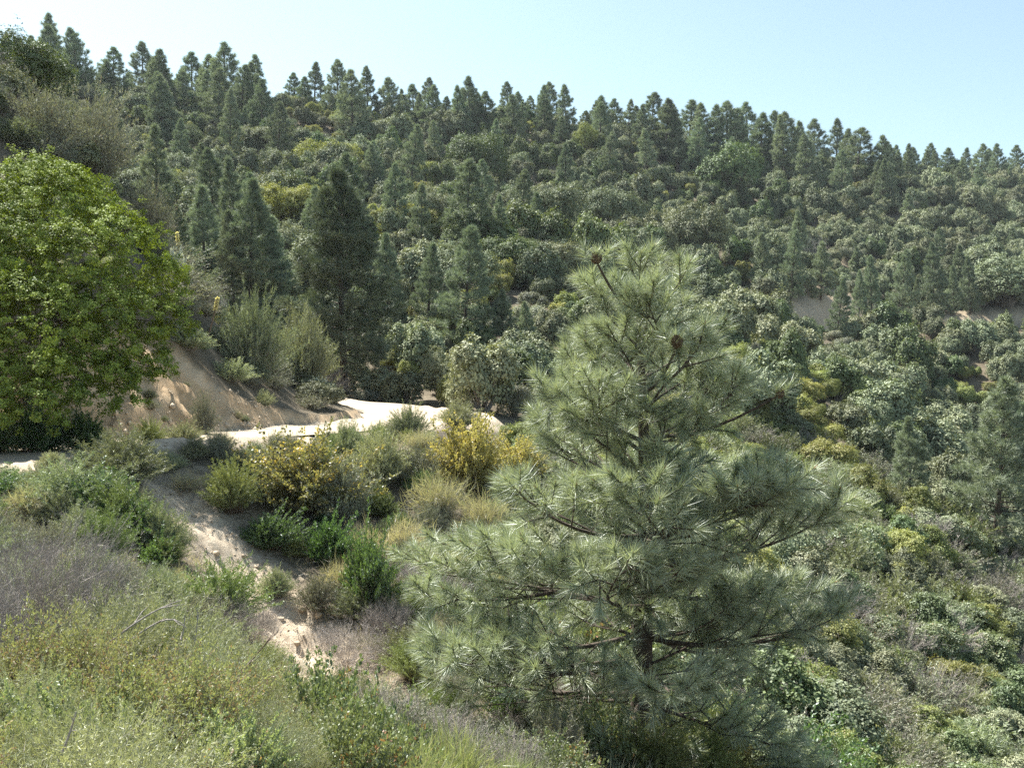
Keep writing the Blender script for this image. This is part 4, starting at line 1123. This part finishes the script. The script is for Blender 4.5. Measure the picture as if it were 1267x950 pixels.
row('fsage', [(330, 5.4, 130, 80), (385, 5.2, 110, 60)], 'low soft sagebrush in front of the manzanitas', 'low sagebrush in front of the manzanitas')
row('fsage', [(310, 6.2, 140, 90), (250, 6.6, 150, 90)], 'small sagebrush between dry grass and buckwheat', 'small foreground sagebrush')

# ------------------------------------------------------------------ dry grass and litter on the bank
def dry_grass():
    rng = np.random.default_rng(19)
    n = 9000
    x = rng.uniform(-11, 4.5, n); y = rng.uniform(9, 33, n)
    z, sand, cut, _ = ground(x, y, True)
    d = road_dist(x, y, ROAD)[0]
    k = (sand < .25) & (cut < .3) & (d > 2.5) & (rng.random(n) < np.clip(fbm(x / 2, y / 2, 5) * 2.2 + .55, .05, 1))
    P = np.stack([x, y, z - .02], 1)[k]; m = len(P)
    I = np.repeat(np.arange(m), 9); b = P[I] + rng.normal(size=(len(I), 3)) * [.09, .09, .0]
    d = norm(rng.normal(size=(len(I), 3)) * [.55, .55, .2] + [0, 0, .75]); ln = rng.uniform(.10, .38, len(I)) * rng.uniform(.6, 1.2, m)[I]
    V, T = spikes(b, b + d * ln[:, None], .011, rng)
    c = np.clip(rng.random(m)[I] * .6 + rng.random(len(I)) * .4, 0, 1)
    tag(link('dry_grass', tri_mesh('dry_grass', V, T, M['straw'], None, c)), 'thin dry grass strewn over the bank below the road', 'grass', kind='stuff')
    n = 5000
    x = rng.uniform(-10, 5, n); y = rng.uniform(9, 26, n); z, sand, cut, _ = ground(x, y, True); k = (road_dist(x, y, ROAD)[0] > 2.6)
    b = np.stack([x, y, z + .015], 1)[k]; a = rng.random(len(b)) * 6.28; ln = rng.uniform(.08, .45, len(b))
    t = b + np.stack([np.cos(a) * ln, np.sin(a) * ln, rng.uniform(0, .12, len(b))], 1); t[:, 2] = np.maximum(t[:, 2], ground(t[:, 0], t[:, 1]) + .01)
    V, T = spikes(b, t, .012, rng)
    tag(link('twig_litter', tri_mesh('twig_litter', V, T, M['dead'])), 'fallen grey twigs littering the bank and gully', 'litter', kind='stuff')
    n = 4200
    x = rng.uniform(-9, -1, n); y = rng.uniform(12, 24, n); z, sand, cut, _ = ground(x, y, True); k = (sand > .25) & (road_dist(x, y, ROAD)[0] > 2.3)
    P = np.stack([x, y, z], 1)[k]; m = len(P); s = rng.uniform(.008, .03, m) * (1 + (rng.random(m) < .06) * 1.2)
    o = norm(np.array([[1, 0, 0], [-1, 0, 0], [0, 1, 0], [0, -1, 0], [0, 0, 1], [0, 0, -1]], float))
    V = P[:, None] + o[None] * s[:, None, None] * rng.uniform(.6, 1.3, (m, 6, 1)); f = np.array([[0, 2, 4], [2, 1, 4], [1, 3, 4], [3, 0, 4], [2, 0, 5], [1, 2, 5], [3, 1, 5], [0, 3, 5]])
    T = (f[None] + (np.arange(m) * 6)[:, None, None]).reshape(-1, 3)
    tag(link('gravel', tri_mesh('gravel', V.reshape(-1, 3), T, M['rock'])), 'loose gravel and clods in the sandy gully', 'gravel', kind='stuff')
dry_grass()
def rubble():
    rng = np.random.default_rng(23); d = norm(np.gradient(ROAD[:, :3], axis=0) * [1, 1, 0]); P = []
    for q, t in zip(ROAD, d):
        if 18 < q[1] < 36:
            for k in range(60):
                off = -(q[3] - .25 + abs(rng.normal()) * .55); P.append((q[0] + t[1] * off + rng.normal() * .3, q[1] - t[0] * off + rng.normal() * .3))
    P = np.array(P); z = ground(P[:, 0], P[:, 1]); m = len(P); s_ = rng.uniform(.012, .05, m) * (1 + (rng.random(m) < .06) * 1.8)
    o = np.array([[1, 0, 0], [-1, 0, 0], [0, 1, 0], [0, -1, 0], [0, 0, 1], [0, 0, -1]], float)
    V = np.column_stack([P, z])[:, None] + o[None] * s_[:, None, None] * rng.uniform(.6, 1.3, (m, 6, 1)); f = np.array([[0, 2, 4], [2, 1, 4], [1, 3, 4], [3, 0, 4], [2, 0, 5], [1, 2, 5], [3, 1, 5], [0, 3, 5]])
    tag(link('rubble', tri_mesh('rubble', V.reshape(-1, 3), (f[None] + (np.arange(m) * 6)[:, None, None]).reshape(-1, 3), M['rock'])), 'fallen clods and rubble along the foot of the cut', 'rubble', kind='stuff')
rubble()
n_ = 0
while n_ < 26:
    Y_ = rn.uniform(23.5, 36); px = rn.uniform(-20, 350); x_ = (px - CX) / F * Y_
    dd, rz_, sd_, rw_ = road_dist(np.array([x_]), np.array([Y_]), ROAD)
    if sd_[0] > 0 or not rw_[0] + .3 < dd[0] < rw_[0] + 3.4: continue
    n_ += 1; k = pick(rn, dict(grey=.4, straw=.35, sage=.25)); w_ = rn.uniform(.3, .75)
    plant(k, px, 0, w_ * F / Y_, w_ * .6 * F / Y_, *dict(grey=('small grey shrub rooted in the face of the cut', 'grey shrubs on the cut face'), straw=('dry grass tuft hanging on the face of the cut', 'dry grass on the cut face'), sage=('small sagebrush rooted in the face of the cut', 'sagebrush on the cut face'))[k], Y_)

# ------------------------------------------------------------------ rocks, sticks, yuccas
def rock_mesh(seed):
    rng = np.random.default_rng(seed)
    import bmesh
    bm = bmesh.new(); bmesh.ops.create_icosphere(bm, subdivisions=3, radius=1)
    ax = unit(9, rng); lim = rng.uniform(.5, .9, 9)
    for v in bm.verts:
        p = np.array(v.co)
        for a, l in zip(ax, lim):
            q = p @ a
            if q > l: p = p - a * (q - l) * .92
        v.co = p * (1, .8, .62) + rng.normal(size=3) * .012
    me = bpy.data.meshes.new('rock'); bm.to_mesh(me); bm.free(); me.materials.append(M['rock'])
    return me
RK = [rock_mesh(i) for i in range(4)]
for i, (px, py, w_, lab) in enumerate([(267, 689, 12, 'small tan rock on the smooth upper gully wall'), (318, 703, 11, 'orange-tan rock below the bright green leafy bush'), (300, 690, 9, 'pale flat stone on the gully wall'), (346, 768, 12, 'pale sandstone lump beside the little gully sagebrush'), (394, 768, 15, 'largest sandy rock at the shaded east side of the gully'), (372, 757, 13, 'flat sandy stone under the low half-dead bush'),
                                       (420, 764, 9, 'small clod at the foot of the tall deep green bush'), (366, 800, 10, 'pale stone low in the gully sand'), (338, 735, 9, 'tan stone above the little gully sagebrush'), (238, 640, 10, 'pale clod high in the gully'), (40, 590, 26, 'pale sandy clod on the road berm'), (1080, 432, 14, 'orange-tan rock lump among oaks below the far road')]):
    x, y, z = hit(px, py, 9 if px < 1000 else 60); s = w_ / F * y / 2
    put('rock', RK[i % 4], x, y, s, rn, lab, 'rock', sink=-.15 * s)

def stick(px, py, Y_, L_, el, az, r, label, wood='dead', bend=.15):
    x = (px - CX) / F * Y_; z = (HY - py) / F * Y_
    x0 = np.array([x, Y_, z]); d = np.array([math.cos(el) * math.sin(az), math.cos(el) * math.cos(az), math.sin(el)])
    t = np.linspace(0, 1, 7)[:, None]; P = t * d * L_ + np.sin(t * np.pi) * np.array([.3, .1, .6]) * bend * L_
    V, T = tube(P, np.linspace(r, r * .4, 7), 6); g = Geo().add(V, T)
    for k in (2, 4):
        q = P[k]; e = q + norm((d + unit(1, rn)[0] * .9)[None])[0] * L_ * .28
        V, T = tube(np.array([q, (q + e) / 2 + unit(1, rn)[0] * .02, e]), np.array([r * .6, r * .4, r * .2]), 5); g.add(V, T)
    o = link('dead_stick', g.mesh('dead_stick', M[wood], True)); o.location = x0
    tag(o, label, 'stick')
stick(70, 945, 3.9, .20, 1.25, 1.2, .007, 'pale bare stick standing among the soft front plants')
stick(128, 800, 6.6, .55, .5, 1.2, .008, 'bleached stick lying across the buckwheat')
stick(160, 792, 7.2, .4, .2, 1.5, .008, 'arched white dead twig on the wide feathery sagebrush', bend=.4)
stick(218, 815, 7.0, .30, 1.4, 1.0, .007, 'thin white dead stem upright in the sagebrush by the gully')
stick(236, 812, 7.0, .32, 1.45, 1.0, .006, 'thinner white dead stem next to the upright one')
stick(270, 870, 5.6, .5, .8, 1.0, .005, 'tan dry stalk slanting over the dry grass', 'brown')
x, y, z = hit(1258, 428, 100)
stick(1256, 432, y - 2, 4.5, 1.0, -1.3, .09, 'leaning bleached dead trunk beside the far road cut', bend=.05)

def yucca(px, py, Y_, stalk_px, lean, label, rosette=True):
    rng = np.random.default_rng(px)
    x, Y_, z = hit(px, py, 27); hs = stalk_px / F * Y_
    root = link('yucca', None); root.location = (x, Y_, z - .03); tag(root, label, 'yucca')
    n = 90; az = np.arange(n) * 2.4; el = np.radians(np.linspace(5, 80, n)); d = np.stack([np.cos(el) * np.cos(az), np.cos(el) * np.sin(az), np.sin(el)], 1)
    b = d * .03; ln = rng.uniform(.42, .58, n)
    V, T = spikes(b, b + d * ln[:, None], .035, rng)
    link('leaves', tri_mesh('leaves', V, T, M['yucca'], None, rng.random(n)), root)['kind'] = 'stuff'
    t = np.linspace(0, 1, 8)[:, None]; P = t * [lean * hs, 0, hs] + np.sin(t * 3.1) * [.04, 0, 0]
    V, T = tube(P, np.linspace(.034, .018, 8), 7); link('stalk', Geo().add(V, T, 0).mesh('stalk', M['brown'], True), root)
    m = 260; t = rng.uniform(.78, 1.02, m); c = np.stack([np.interp(t, np.linspace(0, 1, 8), P[:, k]) for k in range(3)], 1); c[:, 2] += np.maximum(t - 1, 0) * hs
    dd = norm(rng.normal(size=(m, 3)) + [0, 0, .8]); V, T = kites(c, dd, .10, .05, rng)
    link('flower_spike', tri_mesh('flower_spike', V, T, M['spike'], None, np.repeat(rng.random(m), 2)), root)
yucca(252, 432, 31, 62, .28, 'spiky green yucca with a leaning blossom stalk at the crest of the cut')
yucca(187, 300, 36, 75, .05, 'yucca with the tallest upright blossom spike behind the live oak')
yucca(221, 350, 33, 60, -.02, 'yucca with a thick pale blossom spike beside the silvery shrub')

# bare grey tree on the far slope
x, y, z = hit(1004, 345, 90)
put('dead_tree', MIDS['dead'][0], x, y, 3.2, rn, 'bare purplish-grey dead tree among the far pines', 'tree', sz=6.0)
for px, py, s, lab in [(1160, 885, 1.15, 'large bleached dead bush at the foot of the slope across the ravine'), (1085, 880, .8, 'fallen bleached dead bush beside the glossy-leaved bushes'), (1195, 680, 1.5, 'pale grey dead bush on the shaded edge of the spur'), (945, 690, 1.0, 'grey dead bush glimpsed behind the eastern pine boughs')]:
    x, y, z = hit(px, py, 14); put('dead_shrub', MIDS['dead'][rn.integers(2)], x, y, s, rn, lab, sz=s * 1.1)
# large single oaks that stand out on the hillside
for px, py, k, w_, h_, lab in [(592, 236, 'green', 84, 70, 'very large dark green oak halfway up the hillside'), (410, 222, 'olive', 90, 46, 'bright yellow-green bush patch high on the hillside'), (330, 196, 'scrub', 80, 44, 'wide grey-green oak high on the hillside under the pines'), (722, 196, 'olive', 36, 40, 'yellow-green tree just below the ridge pines'), (540, 290, 'scrub', 60, 60, 'rounded oak beside the paired hillside pines'), (590, 330, 'green', 90, 64, 'shaded dark oak at the foot of the hillside'), (680, 300, 'scrub', 90, 80, 'massive rounded grey-green oak above the big pine'), (760, 300, 'scrub', 90, 76, 'broad grey oak directly beyond the tip of the big pine'), (900, 250, 'green', 90, 70, 'large dark oak under the eastern ridge pines'), (690, 350, 'scrub', 80, 60, 'rounded oak low on the hillside left of pine tip'.replace(' left of', ' beside the')), (860, 330, 'scrub', 100, 80, 'great grey oak on the shaded side of the hill'), (1240, 380, 'scrub', 110, 60, 'wide grey oak hanging over the far road cut')]:
    x, y, z = hit(px, py, 60); sx = w_ / F * y / 1.7; put('oak_tree', BIGOAK[k][rn.integers(2)], x, y, sx, rn, lab, 'tree', sz=h_ / F * y / 1.25)

ro = np.random.default_rng(404); n_ = 0
while n_ < 34:      # larger rounded canopies among the brush
    px, py = ro.uniform(180, 1290), ro.uniform(190, 400); x, y, z = hit(px, py, 70)
    if not 75 < y < 300 or road_dist(np.array([x]), np.array([y]), FAR_ROAD)[0][0] < 6: continue
    n_ += 1; k = ('scrub', 'scrub', 'green', 'scrub', 'olive')[n_ % 5]; w_ = ro.uniform(5.5, 9.5) * (.75 if k == 'olive' else 1)
    put('oak_tree', BIGOAK[k][n_ % 2], x, y, w_ / 1.7, ro, dict(scrub='large rounded grey-green oak canopy standing above the hillside brush', green='large rounded deep green oak canopy standing above the hillside brush', olive='large rounded olive oak canopy standing above the hillside brush')[k], 'tree', 'large oaks above the hillside brush: ' + k, sz=w_ / 1.7 * ro.uniform(.75, 1.0))
for px, py, w_ in [(880, 440, 46), (905, 462, 50), (930, 470, 56), (958, 492, 50), (985, 505, 60), (1003, 540, 54), (1028, 560, 60), (1050, 585, 50), (940, 515, 44), (1015, 500, 50), (1042, 535, 48), (980, 550, 44), (1065, 620, 46), (905, 430, 40)]:
    x, y, z = hit(px + ro.normal() * 6, py, 30); sx = w_ / F * y / 1.7
    put('manzanita_shrub', BIGOAK['olive'][int(px) % 2], x, y, sx, ro, 'golden-olive bush in the band running down the spur behind the big pine', 'shrub', 'olive band on the spur', sz=sx * ro.uniform(.8, 1.05))

# ------------------------------------------------------------------ the air
def haze():
    import bmesh
    bm = bmesh.new(); bmesh.ops.create_cube(bm, size=1)
    me = bpy.data.meshes.new('haze'); bm.to_mesh(me); bm.free()
    o = link('haze', me)
    o.scale = (1500, 1500, 175); o.location = (0, 0, 22)
    m, N, L = mat('thin_haze')
    v = N.new('ShaderNodeVolumePrincipled')
    v.inputs['Color'].default_value = (.82, .91, 1, 1); v.inputs['Density'].default_value = HAZE; v.inputs['Anisotropy'].default_value = .3
    q = N.new('ShaderNodeOutputMaterial'); L.new(v.outputs[0], q.inputs['Volume'])
    me.materials.append(m); tag(o, 'thin bluish air over the canyon', 'haze', kind='stuff')
HAZE = .00011
haze()
